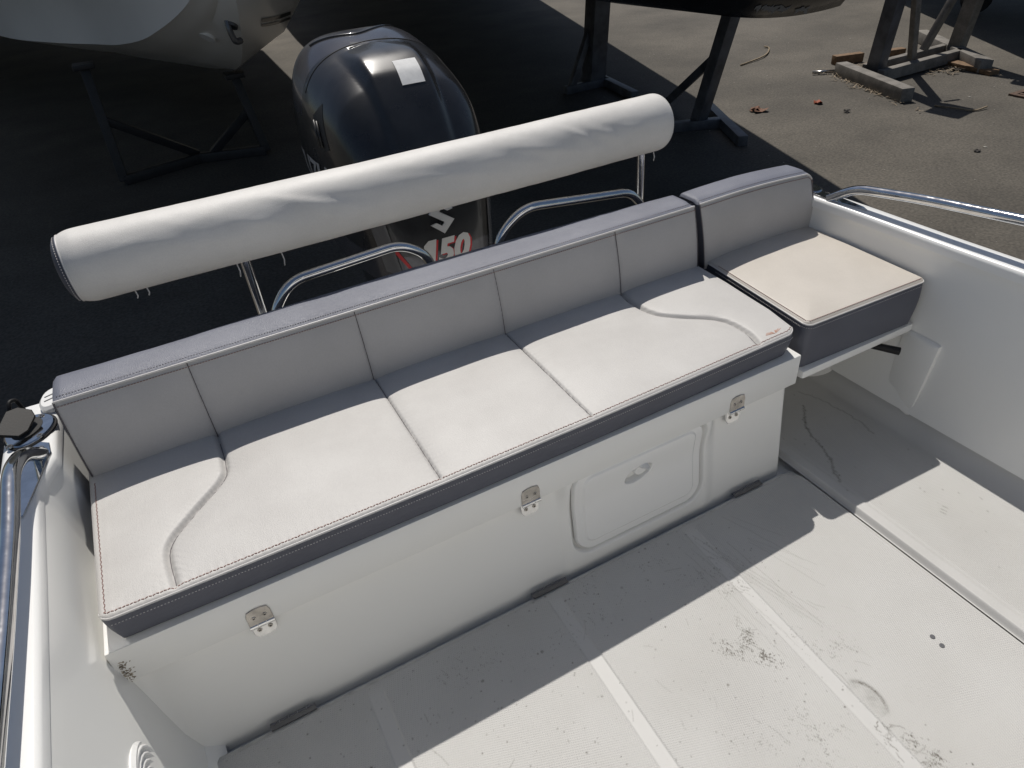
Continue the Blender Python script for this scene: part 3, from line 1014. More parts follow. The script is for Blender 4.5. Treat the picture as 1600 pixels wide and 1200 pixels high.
# unseen cabin added behind the photographer to bounce light: white bulkhead, glazing, top
GLASS = mat('tinted_glass', (0.03, 0.035, 0.04), 0.05, spec=.6)
wx0, wx1, wy = -.06, 2.10, -1.50
mb = MB()
for (a, b_, z0, z1) in ((wx0, .62, -.02, 1.02), (1.42, wx1, -.02, 1.02), (wx0, .12, 1.02, 1.62), (.55, .62, 1.02, 1.62), (1.42, 1.49, 1.02, 1.62), (1.98, wx1, 1.02, 1.62), (wx0, wx1, 1.62, 1.95), (.62, 1.42, -.02, .95)):
    mb.box(((a + b_) / 2, wy - .03, (z0 + z1) / 2), (b_ - a, .06, z1 - z0))
wh = mb.obj('bounce_wheelhouse', GEL, boat)
for (a, b_, z0, z1) in ((.12, .55, 1.02, 1.62), (1.49, 1.98, 1.02, 1.62), (.62, 1.42, .95, 1.62)):
    mb = MB(); mb.box(((a + b_) / 2, wy - .03, (z0 + z1) / 2), (b_ - a - .006, .012, z1 - z0 - .006)); mb.obj('window', GLASS, wh)
mb = MB(); mb.box((1.02, -2.4, 1.98), (2.2, 1.80, .06)); mb.obj('roof', GEL, wh, bevel=.02)

# --- side rails
railL = fillet([(-.058, .405, .553), (-.064, .335, .610), (-.067, .25, .636), (-.067, .10, .618), (-.067, -.12, .610), (-.064, -.7, .612), (-.06, -1.4, .62), (-.06, -1.46, .56)], .05, 8)
mb = MB(); mb.tube(railL, .0148, 18)
rl = mb.obj('side_rail', STEEL, boat, True, 60)
mb = MB()
kite = [(-.022, .085), (.0, .098), (.016, .085), (.02, .05), (-.005, -.06), (-.022, -.13), (-.03, -.13), (-.034, -.04), (-.03, .03)]
mb.prism(kite, (-.060, .352, .5512), (1, 0, 0), (0, 1, 0), .004, .0015)
mb.obj('mounting_foot', STEEL, rl)
def screw(x, y, z, r, par, nrm=(0, 0, 1), name='screw', m=None):
    nn = Vector(nrm).normalized(); p = Vector((x, y, z))
    mb = MB(); mb.tube([p - nn * .001, p + nn * r * .25], r, 14, radii=[r, r * .82])
    o = mb.obj(name, m or STEELB, par, True, 40)
    return o
def slot(x, y, z, r, par, nrm=(0, 0, 1)):
    nn = Vector(nrm).normalized(); p = Vector((x, y, z)) + nn * (r * .25 + .0003)
    a = nn.orthogonal().normalized(); b = nn.cross(a)
    mb = MB()
    for d, e in ((a, b), (b, a)):
        mb.add([p - d * r * .55 - e * r * .12, p + d * r * .55 - e * r * .12, p + d * r * .55 + e * r * .12, p - d * r * .55 + e * r * .12], [(0, 1, 2, 3)])
    return mb.obj('screw_slot', HOLE, par)
screw(-.060, .425, .5548, .008, rl)
slot(-.060, .425, .5548, .008, rl)
railR = fillet([(2.118, .385, .552), (2.132, .31, .602), (2.144, .10, .629), (2.153, -.2, .657), (2.158, -.8, .687), (2.158, -1.4, .695), (2.158, -1.46, .57)], .06, 8)
mb = MB(); mb.tube(railR, .0138, 18)
rr_ = mb.obj('side_rail', STEEL, boat, True, 60)
mb = MB()
mb.prism([(-.02, .075), (.0, .09), (.018, .07), (.02, .0), (.012, -.09), (.002, -.11), (-.012, -.04), (-.02, .0)], (2.128, .365, .5512), (1, 0, 0), (0, 1, 0), .004, .0015)
mb.obj('mounting_foot', STEEL, rr_)

# --- rod holders
def ell(a, b, n=32, egg=0.0, rot=0.0):
    out = []
    for i in range(n):
        t = 2 * math.pi * i / n
        x = a * math.cos(t) * (1 + egg * math.sin(t)); y = b * math.sin(t)
        out.append((x * math.cos(rot) - y * math.sin(rot), x * math.sin(rot) + y * math.cos(rot)))
    return out
mb = MB(); mb.prism(ell(.050, .060, 36, .12, R(-14)), (-.083, .505, .5505), (1, 0, 0), (0, 1, 0), .004, .001)
rhg = mb.obj('rod_holder', BLACKRUB, boat)
mb = MB(); mb.prism(ell(.0465, .0565, 36, .12, R(-14)), (-.083, .505, .5546), (1, 0, 0), (0, 1, 0), .004, .0025)
mb.obj('flange', STEEL, rhg)
mb = MB(); mb.prism(ell(.029, .038, 28, .05, R(-18)), (-.087, .512, .5588), (1, 0, 0), (0, 1, 0), .0006)
mb.obj('socket', HOLE, rhg)
mb = MB()
rt = Matrix.Rotation(R(-20), 3, 'Z') @ Matrix.Rotation(R(24), 3, 'Y') @ Matrix.Rotation(R(14), 3, 'X')
cap = [(-.026, -.034), (-.018, -.041), (.016, -.036), (.027, -.018), (.026, .022), (.014, .036), (-.012, .036), (-.028, .020)]
mb.prism(cap, Vector((-.096, .512, .577)), rt @ Vector((1, 0, 0)), rt @ Vector((0, 1, 0)), .007, .002)
mb.obj('cap', BLACKRUB, rhg)
mb = MB()
mb.tube(fillet([(-.108, .545, .583), (-.104, .562, .604), (-.094, .575, .598), (-.086, .566, .560)], .012, 5), .0045, 8)
mb.obj('cap_strap', BLACKRUB, rhg, True)
for sx, sy in ((-.060, .468), (-.116, .462), (-.06, .545)):
    screw(sx, sy, .5586, .0072, rhg); slot(sx, sy, .5586, .0072, rhg)
mb = MB(); mb.prism(ell(.042, .055, 32, .1, R(12)), (2.128, .485, .5505), (1, 0, 0), (0, 1, 0), .004, .001)
rh2 = mb.obj('rod_holder', BLACKRUB, boat)
mb = MB(); mb.prism(ell(.0385, .0515, 32, .1, R(12)), (2.128, .485, .5546), (1, 0, 0), (0, 1, 0), .004, .002)
mb.obj('flange', STEEL, rh2)
# folded cleat at the port quarter
mb = MB(); mb.prism(ell(.030, .045, 24, .2, R(-20)), (-.035, .60, .5506), (1, 0, 0), (0, 1, 0), .016, .006)
cl = mb.obj('stern_cleat', GEL, boat, True, 40)
for k in (-.008, .010):
    mb = MB(); mb.bar((-.052, .60 + k - .006, .5672), (-.018, .60 + k + .006, .5672), .003, .0008); mb.obj('groove', DARKMETAL, cl)

# --- grab handles behind the backrest
for pts in ([(.462, .585, .40), (.465, .60, .600), (.525, .60, .676), (.815, .60, .690), (.885, .60, .640), (.90, .585, .40)],
            [(1.075, .585, .40), (1.085, .60, .63), (1.172, .60, .697), (1.525, .60, .654), (1.575, .60, .60), (1.58, .585, .40)]):
    mb = MB(); mb.tube(fillet(pts, .05, 9), .0125, 16)
    mb.obj('grab_handle', STEEL, boat, True, 60)

# --- louvred vent low on the port wall
VC = Vector((-.026, -.212, .222))
mb = MB()
mb.prism(ell(.105, .105, 40), VC, (0, 1, 0), (.10, 0, 1), .012, .006)
vent = mb.obj('air_vent', GEL, boat)
for k in range(7):
    a0 = .018 + k * .012
    path = [VC + Vector((.016, -math.cos(t) * (a0), math.sin(t) * (a0) )) for t in np.linspace(R(-60), R(240), 22)]
    mb = MB()
    mb.tube([Vector((p.x + .002, p.y, p.z)) for p in path], .0036, 6)
    mb.obj('slat', GEL, vent, True)

# --- black latch and small bracket under the corner seat shelf
mb = MB(); mb.tube([(1.955, .02, .272), (2.005, -.035, .262)], .011, 14, radii=[.010, .0115])
mb.obj('seat_latch', BLACKRUB, boat, True, 40)
YEL = mat('aged_plastic', (0.46, 0.42, 0.28), 0.6)
mb = MB(); mb.prism([(0, 0), (.05, .0), (.05, .028), (.036, .04), (.0, .04)], (1.80, .06, .246), (1, 0, 0), (0, 0, 1), .004)
mb.obj('latch_plate', YEL, boat)
# corner seat shelf
mb = MB(); mb.box((1.872, .205, .298), (.43, .42, .026)); mb.obj('seat_shelf', GELIN, boat, bevel=.009)

# ================================================================== storage bench
bench = thing('storage_bench', 'white moulded storage bench with hinged lid and access hatch under the long cushion', 'bench', (.82, .2, 0))
ZB = .283
BX1 = 1.630
nx, nz = 620, 120
xs = np.linspace(-.045, BX1, nx); zs = np.linspace(-.035, ZB + .004, nz)
X, Zg = np.meshgrid(xs, zs, indexing='ij')
Yp = .019 - .031 * (1 - Zg / ZB)
# moulded surround: a broad bump with soft sides, open to the top
bx = smoothstep(.896, .928, X) * (1 - smoothstep(1.346, 1.384, X))
Yp = Yp - .007 * bx * smoothstep(-.05, .02, Zg) - .016 * bx * smoothstep(.18, .283, Zg)
sd = rrect_sdf(X, Zg, 1.137, .171, .200, .139, .058)
Yp = Yp + .016 * (1 - smoothstep(.000, .005, sd))            # seat of the door
# fillet to the port wall
fl = np.clip(1 - (X + .02) / .035, 0, 1)
Yp = Yp - .030 * (1 - np.sqrt(np.clip(1 - fl ** 2, 0, 1)))
ft = np.clip(1 - (BX1 - X) / .012, 0, 1)
Yp = Yp + .012 * (1 - np.sqrt(np.clip(1 - ft ** 2, 0, 1)))
panel = surf('front_panel', np.stack([X, Yp, Zg], -1), GELIN, bench)
mb = MB(); mb.add([(BX1, .024, ZB + .005), (BX1 + .0, 0.0, -.012), (BX1, .42, -.012), (BX1, .42, ZB + .005)], [(0, 1, 2, 3)])
mb.obj('end_panel', GELIN, bench)
# access hatch door
dxs = np.linspace(1.137 - .196, 1.137 + .196, 240); dzs = np.linspace(.171 - .1365, .171 + .1365, 170)
DX, DZ = np.meshgrid(dxs, dzs, indexing='ij')
sd = rrect_sdf(DX, DZ, 1.137, .171, .1945, .1335, .055)
Yd = .019 - .031 * (1 - DZ / ZB) + .003
Yd = Yd - .010 * (1 - smoothstep(-.005, .0005, sd)) - .004 * (1 - smoothstep(-.032, -.0245, sd)) - .013 * smoothstep(.18, .283, DZ)
ca, sa = math.cos(R(14)), math.sin(R(14))
U = (DX - 1.130) * ca + (DZ - .214) * sa
Vv = -(DX - 1.130) * sa + (DZ - .214) * ca
e = np.sqrt((U / .042) ** 2 + (Vv / np.where(Vv > 0, .026, .022)) ** 2)
Yd = Yd + .030 * (1 - smoothstep(.80, 1.0, e))
ton = np.sqrt(((U - .012) / .022) ** 2 + ((Vv - .006) / .0185) ** 2)
tail = np.maximum(np.abs((Vv + .30 * (U - .012)) / .0085), np.abs((U - .02) / .026))
Yd = Yd - .0275 * np.maximum(1 - smoothstep(.88, 1.04, ton), .0 * tail) * (e < 1)
keep = sd <= .0008
Fd = gridfaces(240, 170)
kf = keep.ravel()[Fd].all(1)
door = newobj('access_hatch', np.stack([DX, Yd, DZ], -1).reshape(-1, 3), Fd[kf], GEL, bench)
bm = bmesh.new(); bm.from_mesh(door.data)
bmesh.ops.delete(bm, geom=[v for v in bm.verts if not v.link_faces], context='VERTS')
bm.to_mesh(door.data); bm.free()
# lid
mb = MB(); mb.box((.8055, .2145, (.2825 + .374) / 2), (1.661, .439, .0915))
lid = mb.obj('lid', GELIN, bench, bevel=.004)
# chipped, dirty corner of the lid
CHIPD = mat('chipped_dirt', (0.34, 0.29, 0.225), 0.9, var=.3, vscale=60)
mb = MB()
for _ in range(85):
    t = rng.random()
    x = -.019 + abs(rng.gauss(0, .008)) + .004 * t; z = .289 + .05 * t + rng.gauss(0, .004)
    s_ = rng.uniform(.0007, .0024)
    a = rng.uniform(0, 6.28); dx, dz = math.cos(a), math.sin(a)
    yy = -.0054
    if x < -.026: continue
    q = [(x + dx * s_ * 1.8, yy, z + dz * s_ * 1.8), (x - dz * s_ * .7, yy, z + dx * s_ * .7), (x - dx * s_ * 1.3, yy, z - dz * s_ * 1.3), (x + dz * s_ * .7, yy, z - dx * s_ * .7)]
    mb.add(q, [(0, 1, 2, 3)])
o = mb.obj('chip', CHIPD, lid); o['kind'] = 'stuff'
# three stainless hinges on the front
def hinge(hx):
    w = .0235
    zt = .284
    up_poly = [(-w, -.0), (w, -.0), (w * .99, .028), (w * .82, .040), (w * .3, .0435), (-w * .3, .0435), (-w * .82, .040), (-w * .99, .028)]
    dn_poly = [(-w, 0), (-w * .96, -.028), (-w * .72, -.038), (0, -.0405), (w * .72, -.038), (w * .96, -.028), (w, 0)]
    mb = MB(); mb.prism(up_poly, (hx, -.0054, zt + .0035), (1, 0, 0), (0, 0, 1), .0022, .0008)
    h = mb.obj('hinge', STEELB, bench)  # upper leaf's brownish colour holds the reflection of the grey cushion
    mb = MB(); mb.prism(dn_poly, (hx, .010, zt - .005), (1, 0, 0), (0, .092, 1), .006, .0008)
    mb.obj('lower_leaf', STEEL, h)
    mb = MB()
    for k, (a, b) in enumerate(((-w, -.0085), (-.0075, .0075), (.0085, w))):
        mb.tube([(hx + a, -.0062, zt - .0008), (hx + b, -.0062, zt - .0008)], .0050, 10)
    mb.obj('barrel', STEEL, h, True, 40)
    for dx in (-.0105, .0105):
        screw(hx + dx, -.0076, zt + .0235, .0052, h, (0, -1, 0)); slot(hx + dx, -.0076, zt + .0235, .0052, h, (0, -1, 0))
        screw(hx + dx, .0015, zt - .0245, .0052, h, (0, -1, .10)); slot(hx + dx, .0015, zt - .0245, .0052, h, (0, -1, .10))
for hx in (.226, .829, 1.430): hinge(hx)
#PART3

# ================================================================== long seat cushion
ZC = .450
SL = crom([(.125, -.03), (.123, .02), (.123, .115), (.172, .179), (.242, .252), (.256, .31), (.255, .45)], 12)
SR = crom([(1.487, -.03), (1.497, .02), (1.509, .075), (1.492, .158), (1.388, .255), (1.364, .345), (1.376, .45)], 12)
def seam_x(S, y):
    P = np.array(S)
    return np.interp(y, P[:, 1], P[:, 0])
seat = thing('seat_cushion', 'long white vinyl bench cushion with grey sides on the storage bench', 'cushion', (.81, .2, .37))
def seat_xl(y): return np.interp(y, [0, .45], [-.004, -.014])
def seat_xr(y): return np.interp(y, [0, .12, .30, .45], [1.617, 1.638, 1.651, 1.655])
def seat_yf(s):
    """front edge along s 0..1, bowed slightly, corners rounded"""
    L = 1.62
    a = np.clip(1 - s * L / .022, 0, 1); b = np.clip(1 - (1 - s) * L / .034, 0, 1)
    return -.011 * np.sin(np.pi * s) + .006 * s + .022 * (1 - np.sqrt(1 - a * a)) + .034 * (1 - np.sqrt(1 - b * b))
ns, ntt = 640, 190
s = np.linspace(0, 1, ns)
s = s + 0
t = np.linspace(0, 1, ntt)
Sg, Tg = np.meshgrid(s, t, indexing='ij')
Yg = seat_yf(Sg) + Tg * (.45 - seat_yf(Sg))
Xg = seat_xl(Yg) + Sg * (seat_xr(Yg) - seat_xl(Yg))
def seat_top(X, Y, edge):
    d0 = segdist(X, Y, SL); d3 = segdist(X, Y, SR)
    d1 = np.abs(X - .636); d2 = np.abs(X - 1.001)
    gr = .0095 * np.exp(-(d0 / .0058) ** 2) + .0095 * np.exp(-(d3 / .0062) ** 2) + .0045 * np.exp(-(d1 / .0026) ** 2) + .0045 * np.exp(-(d2 / .0026) ** 2)
    gr = gr * smoothstep(.004, .02, edge)
    dm = np.minimum(np.minimum(d0, d3), np.minimum(d1, d2))
    puff = .0075 * (1 - np.exp(-dm / .028)) * (1 - np.exp(-edge / .05))
    wob = .0011 * fnoise(X, Y, 5, 4, 13)
    ed = np.clip(1 - edge / .009, 0, 1)
    pk = .0007 * (np.sin(Y * 430) * np.exp(-np.minimum(d1, d2) / .010) + np.sin((X + Y) * 380) * np.exp(-np.minimum(d0, d3) / .012) + np.sin(X * 400 + 3 * np.sin(X * 9)) * np.exp(-edge / .012)) * smoothstep(.002, .01, edge)
    return ZC + puff - gr + pk + wob * smoothstep(0, .03, edge) - .006 * ed ** 2.2
edge = np.minimum(np.minimum(Yg - seat_yf(Sg), (Xg - seat_xl(Yg))), seat_xr(Yg) - Xg)
Zt = seat_top(Xg, Yg, edge)
Pt = np.stack([Xg, Yg, Zt], -1)
Fq = gridfaces(ns, ntt)
fc = Pt.reshape(-1, 3)[Fq].mean(1)
pid = (fc[:, 0] > seam_x(SL, fc[:, 1])).astype(int) + (fc[:, 0] > .636) + (fc[:, 0] > 1.001) + (fc[:, 0] > seam_x(SR, fc[:, 1]))
def submesh(name, V, Fc, material, parent):
    used = np.unique(Fc)
    mp = -np.ones(len(V), int); mp[used] = np.arange(len(used))
    return newobj(name, V[used], mp[Fc], material, parent)
for k in range(5):
    submesh('seat_panel', Pt.reshape(-1, 3), Fq[pid == k], VWHITE, seat)
# grey side band
def side_band(name, top, bottom_fn, material, parent, nlev=7, bulge=.004):
    """top: closed/open loop of (x,y,z); bottom_fn(i,p)->(x,y,z)"""
    n = len(top)
    A = np.zeros((n, nlev, 3))
    cx, cy = np.mean([p[0] for p in top]), np.mean([p[1] for p in top])
    for i, p in enumerate(top):
        q = bottom_fn(i, p)
        for j in range(nlev):
            f = j / (nlev - 1)
            b = math.sin(math.pi * min(1, f * 1.05)) * bulge
            v = np.array(p) * (1 - f) + np.array(q) * f
            # outward direction from neighbours
            a0 = np.array(top[max(0, i - 1)]); a1 = np.array(top[min(n - 1, i + 1)])
            tn = a1 - a0; nn = np.array([tn[1], -tn[0], 0]); nn /= (np.linalg.norm(nn) + 1e-9)
            A[i, j] = v + nn * b
    return surf(name, A, material, parent, flip=True)
loop = [tuple(Pt[0, j]) for j in range(ntt - 1, 0, -2)] + [tuple(Pt[i, 0]) for i in range(0, ns)] + [tuple(Pt[-1, j]) for j in range(1, ntt, 2)]
def seat_bot(i, p):
    x, y, z = p
    return (min(max(x, .010), 1.628), y + .012 if y < .05 else y, .3775)
side_band('side_band', loop, seat_bot, VGREY, seat)
pl = [(x, y, z + .0015) for x, y, z in loop]
# stitched seam lines on top and on the band
inner = []
for i in range(4, ns - 4):
    x, y, z = Pt[i, 5]
    inner.append((x, y - .000, z + .0006))
stitches('stitching', inner[::2], THREAD, seat, .0062, .0046, .0007, zig=.0008)
innl = [tuple(Pt[5, j] + np.array([0, 0, .0006])) for j in range(5, 165, 2)]
stitches('stitching', innl, THREAD, seat, .0062, .0046, .0007, zig=.0008)
outer = [(x, y - .0042, z - .0085) for x, y, z in [tuple(Pt[i, 0]) for i in range(6, ns - 6, 2)]]
stitches('stitching', outer, THREADW, seat, .0058, .0026, .0006)
pip = [tuple(Pt[i, 1] + np.array([0, -.0002, -.0012])) for i in range(0, ns, 2)]
mb = MB(); mb.tube(pip, .0019, 8); mb.obj('piping', PIPING, seat, True, 70)
for S in (SL, SR):
    pth = [(x, y, 0) for x, y in S if .016 < y < .40]
    XX = np.array([p[0] for p in pth]); YY = np.array([p[1] for p in pth])
    ZZ = seat_top(XX[:, None], YY[:, None], np.full((len(XX), 1), .2))[:, 0]
    mb = MB(); mb.tube([(a, b, c + .0010) for a, b, c in zip(XX, YY, ZZ)], .0007, 5); mb.obj('seam_line', SEAM, seat)
for x in (.636, 1.001):
    mb = MB(); mb.tube([(x, y, float(seat_top(np.array([[x]]), np.array([[y]]), np.array([[.2]]))[0, 0]) + .0014) for y in np.linspace(.012, .41, 60)], .0006, 5); mb.obj('seam_line', SEAM, seat)
# small printed wing emblem on the right front corner
EX, EY = 1.560, .030
mb = MB()
def emb(x, y):
    zz_ = seat_top(np.array([[x]]), np.array([[y]]), np.array([[.02]]))[0, 0]
    return (x, y, zz_ + .0009)
for sgn in (-1, 1):
    for k in range(5):
        u0 = .0020 + k * .0026; L = .027 - k * .0036
        pa_ = (EX + sgn * (.001 + .0012 * k), EY - .006 + u0 * 1.0)
        pb_ = (EX + sgn * (L), EY - .002 + u0 * 1.3 + (.004 if sgn > 0 else -.000))
        a = Vector((*pa_, 0)); b = Vector((*pb_, 0)); d = (b - a).normalized(); nrm_ = Vector((-d.y, d.x, 0)) * .0009
        mb.add([emb(*(a - nrm_).xy), emb(*(b - nrm_).xy), emb(*(b + nrm_).xy), emb(*(a + nrm_).xy)], [(0, 1, 2, 3)])
mb.obj('wing_emblem', ORANGE, seat)

# ================================================================== corner seat cushion
cs = thing('seat_cushion', 'square beige topped cushion with deep grey sides in the right hand corner', 'cushion', (1.87, .2, .315))
FLc, FRc, BRc, BLc = np.array([1.655, .008]), np.array([2.082, -.004]), np.array([2.102, .45]), np.array([1.690, .45])
ns2, nt2 = 150, 120
Sg, Tg = np.meshgrid(np.linspace(0, 1, ns2), np.linspace(0, 1, nt2), indexing='ij')
XY = (1 - Sg)[..., None] * (1 - Tg)[..., None] * FLc + Sg[..., None] * (1 - Tg)[..., None] * FRc + Sg[..., None] * Tg[..., None] * BRc + (1 - Sg)[..., None] * Tg[..., None] * BLc
lx, ly = .425, .44
a = np.clip(1 - Sg * lx / .018, 0, 1) * (Tg == Tg); b = np.clip(1 - (1 - Sg) * lx / .018, 0, 1)
rc = .018 * (1 - np.sqrt(1 - np.maximum(a, b) ** 2)) * (1 - Tg)
XY[..., 1] += rc
edge = np.minimum(np.minimum(Sg, 1 - Sg) * lx, Tg * ly)
Zc_ = ZC + .004 + .010 * (1 - np.exp(-edge / .06)) - .006 * np.clip(1 - edge / .010, 0, 1) ** 2.2 + .0009 * fnoise(XY[..., 0], XY[..., 1], 9, 4, 16) * smoothstep(0, .03, edge)
Pc = np.concatenate([XY, Zc_[..., None]], -1)
surf('seat_panel', Pc, VBEIGE, cs)
loopc = [tuple(Pc[0, j]) for j in range(nt2 - 1, 0, -1)] + [tuple(Pc[i, 0]) for i in range(ns2)] + [tuple(Pc[-1, j]) for j in range(1, nt2)]
def cs_bot(i, p):
    x, y, z = p
    return (min(max(x, 1.662), 2.074), y + .006 if y < .06 else y, .3125)
side_band('side_band', loopc, cs_bot, VGREY, cs, 9, .005)
mb = MB(); mb.tube([(x, y, z - .0012) for x, y, z in loopc[4:-4]], .0021, 8); mb.obj('piping', PIPING, cs, True, 70)
tl = [tuple(Pc[2, j] + np.array([0, 0, .0006])) for j in range(100, 2, -1)] + [tuple(Pc[i, 2] + np.array([0, 0, .0006])) for i in range(4, ns2 - 4)]
stitches('stitching', tl, THREAD, cs, .0058, .0042, .0007)
stitches('stitching', [(x - (.004 if y > .02 else 0), y - (.004 if y <= .02 else 0), z - .010) for x, y, z in loopc[20:-20:2]], THREADW, cs, .0058, .0026, .0006)

# ================================================================== backrest cushions
def backrest(label, loc, xlb, xrb, xlt, xrt, seams, ybot, ytop, zbot, ztop_fn, yrear_fn, loose=.0):
    """front face split in panels, grey top / back / ends as one shell"""
    bk = thing('backrest_cushion', label, 'backrest', loc)
    bounds = [0] + list(seams) + [1]
    def fpt(q, h, puff=0.0):
        x = lerp(lerp(xlb, xrb, q), lerp(xlt, xrt, q), h)
        zt = ztop_fn(q)
        y = lerp(ybot, ytop, h) - puff - .006 * math.sin(math.pi * h)
        return (x, y, lerp(zbot, zt, h))
    L = xrb - xlb
    for k in range(len(bounds) - 1):
        q0, q1 = bounds[k], bounds[k + 1]
        nu = max(24, int((q1 - q0) * L / .006)); nv = 44
        A = np.zeros((nu, nv, 3))
        for i in range(nu):
            q = lerp(q0, q1, i / (nu - 1))
            e = min(i / (nu - 1), 1 - i / (nu - 1)) * (q1 - q0) * L
            for j in range(nv):
                h = j / (nv - 1)
                hv = min(h * .21 + .02, (1 - h) * .21)
                p = .007 * (1 - math.exp(-e / .016)) * (1 - math.exp(-hv / .03)) - .0025 * math.exp(-(e / .003) ** 2)
                A[i, j] = fpt(q, h, p)
        A[..., 1] += .0015 * fnoise(A[..., 0], A[..., 2], 31 + k, 4, 12)
        ed_ = np.minimum(A[..., 0] - A[:1, :, 0], A[-1:, :, 0] - A[..., 0])
        A[..., 1] += .0006 * np.sin(A[..., 2] * 420 + k) * np.exp(-ed_ / .009)
        surf('front_panel', A, VSILVER, bk, flip=True)
        if k:
            mb = MB(); mb.tube([Vector(fpt(q0, h)) + Vector((0, .0012, 0)) for h in np.linspace(0, .985, 8)], .0009, 6); mb.obj('seam_line', SEAM, bk)
    # shell: top front edge -> top -> rear -> down ; with rounded ends
    nu = 160; prof = []
    A = []
    for i in range(nu):
        q = i / (nu - 1)
        x_t = lerp(xlt, xrt, q); zt = ztop_fn(q); yr = yrear_fn(q)
        e = min(q, 1 - q) * L
        drop = .010 * (1 - math.sqrt(1 - max(0, 1 - e / .014) ** 2))
        row = [(x_t, ytop + .0005, zt), (x_t, ytop + .006, zt + .0045 - drop), (x_t, ytop + .022, zt + .0068 - drop)]
        for f in np.linspace(.25, .82, 5):
            row.append((x_t, lerp(ytop, yr, f), zt + .0072 + .0015 * math.sin(f * 3.14) - drop))
        row += [(x_t, yr - .010, zt + .004 - drop), (x_t, yr - .002, zt - .006 - drop), (x_t, yr, zt - .022)]
        xb = lerp(xlb, xrb, q)
        row += [(lerp(x_t, xb, .5), yr + .002, lerp(zt, zbot, .5)), (xb, yr - .002, zbot)]
        A.append(row)
    A = np.array(A)
    A[..., 2] += .0009 * fnoise(A[..., 0] * 1.0, A[..., 1], 77, 4, 22)
    surf('shell', A, VGREYT, bk, flip=True)
    for side, q in ((0, 0.0), (1, 1.0)):
        # end face
        x_t = xlt if side == 0 else xrt; xb = xlb if side == 0 else xrb
        zt = ztop_fn(q); yr = yrear_fn(q)
        pts = [(h_, ) for h_ in ()]
        rows = []
        for h in np.linspace(0, 1, 12):
            x = lerp(xb, x_t, h); z = lerp(zbot, zt, h)
            yf = lerp(ybot, ytop, h) - .006 * math.sin(math.pi * h)
            bul = (-.006 if side == 0 else .006) * math.sin(math.pi * min(1, h * .95 + .05))
            rows.append([(x + bul * math.sin(math.pi * f), lerp(yf, yr, f), z - (0.004 if h == 1 else 0)) for f in np.linspace(0, 1, 8)])
        surf('end_panel', np.array(rows), VGREY, bk, flip=(side == 1))
    crest = [(lerp(xlt, xrt, q), ytop - .0005, ztop_fn(q) + .0005) for q in np.linspace(0.002, .998, 120)]
    mb = MB(); mb.tube(crest, .0024, 8); mb.obj('piping', PIPING, bk, True, 70)
    stitches('stitching', [Vector(fpt(q, .955, .003)) + Vector((0, -.0006, 0)) for q in np.linspace(.004, .996, 160)], THREAD, bk, .0060, .0042, .0007)
    stitches('stitching', [(lerp(xlt, xrt, q), ytop + .010, ztop_fn(q) + .0058) for q in np.linspace(.006, .994, 160)], SEAM, bk, .0058, .0030, .0006)
    mb = MB(); mb.tube([fpt(.0015, h, .001) for h in np.linspace(0.03, .99, 10)], .0014, 6); mb.obj('seam_line', SEAM, bk)
    mb = MB(); mb.tube([fpt(.9985, h, .001) for h in np.linspace(0.03, .99, 10)], .0014, 6); mb.obj('seam_line', SEAM, bk)
    return bk
sm = [(x + .005) / 1.652 for x in (.257, .634, 1.001, 1.372)]
backrest('long low white backrest with a grey top behind the bench cushion', (.82, .48, .42), -.006, 1.648, -.003, 1.630, sm, .418, .434, .428,
         lambda q: .6405 - .004 * q, lambda q: .544 + .020 * math.sin(math.pi * min(1, max(0, (q - .12) / .9))) - .006 * q)
backrest('short white backrest with an arched grey top in the right hand corner', (1.88, .46, .42), 1.676, 2.120, 1.648, 2.090, [], .424, .437, .430,
         lambda q: .636 + .007 * math.sin(math.pi * q) - .012 * q - .02 * max(0, (q - .93) / .07) ** 2, lambda q: .535 + .006 * math.sin(math.pi * q))

# ================================================================== padded bolster on posts
bo = thing('bolster_backrest', 'cream padded roll cushion raised on two steel posts behind the bench', 'bolster', (.9, .70, .45))
yc, zc, rb = .70, .800, .0805
x0, x1 = .096, 1.722
nu, na = 330, 72
A = np.zeros((nu, na + 1, 3))
qs = np.concatenate([np.linspace(0, .02, 12)[:-1], np.linspace(.02, .955, nu - 41), np.linspace(.955, 1, 31)[1:]])[:nu]
nu = len(qs); A = np.zeros((nu, na + 1, 3))
ang = np.linspace(0, 2 * np.pi, na + 1)
for i, q in enumerate(qs):
    x = lerp(x0, x1, q)
    el = (x - x0); er = (x1 - x)
    r = rb
    r *= 1 - .10 * max(0, 1 - el / .035) ** 2.2
    if er < .055:
        r *= (max(0.0, 1 - (1 - er / .055) ** 3.0)) ** .5 * .999 + .001
    sag = .010 * math.sin(math.pi * q)
    A[i, :, 0] = x
    A[i, :, 1] = yc + r * np.cos(ang) * .97
    A[i, :, 2] = zc - sag * .3 + .006 * (q - .5) * 0 + r * np.sin(ang) * 1.01
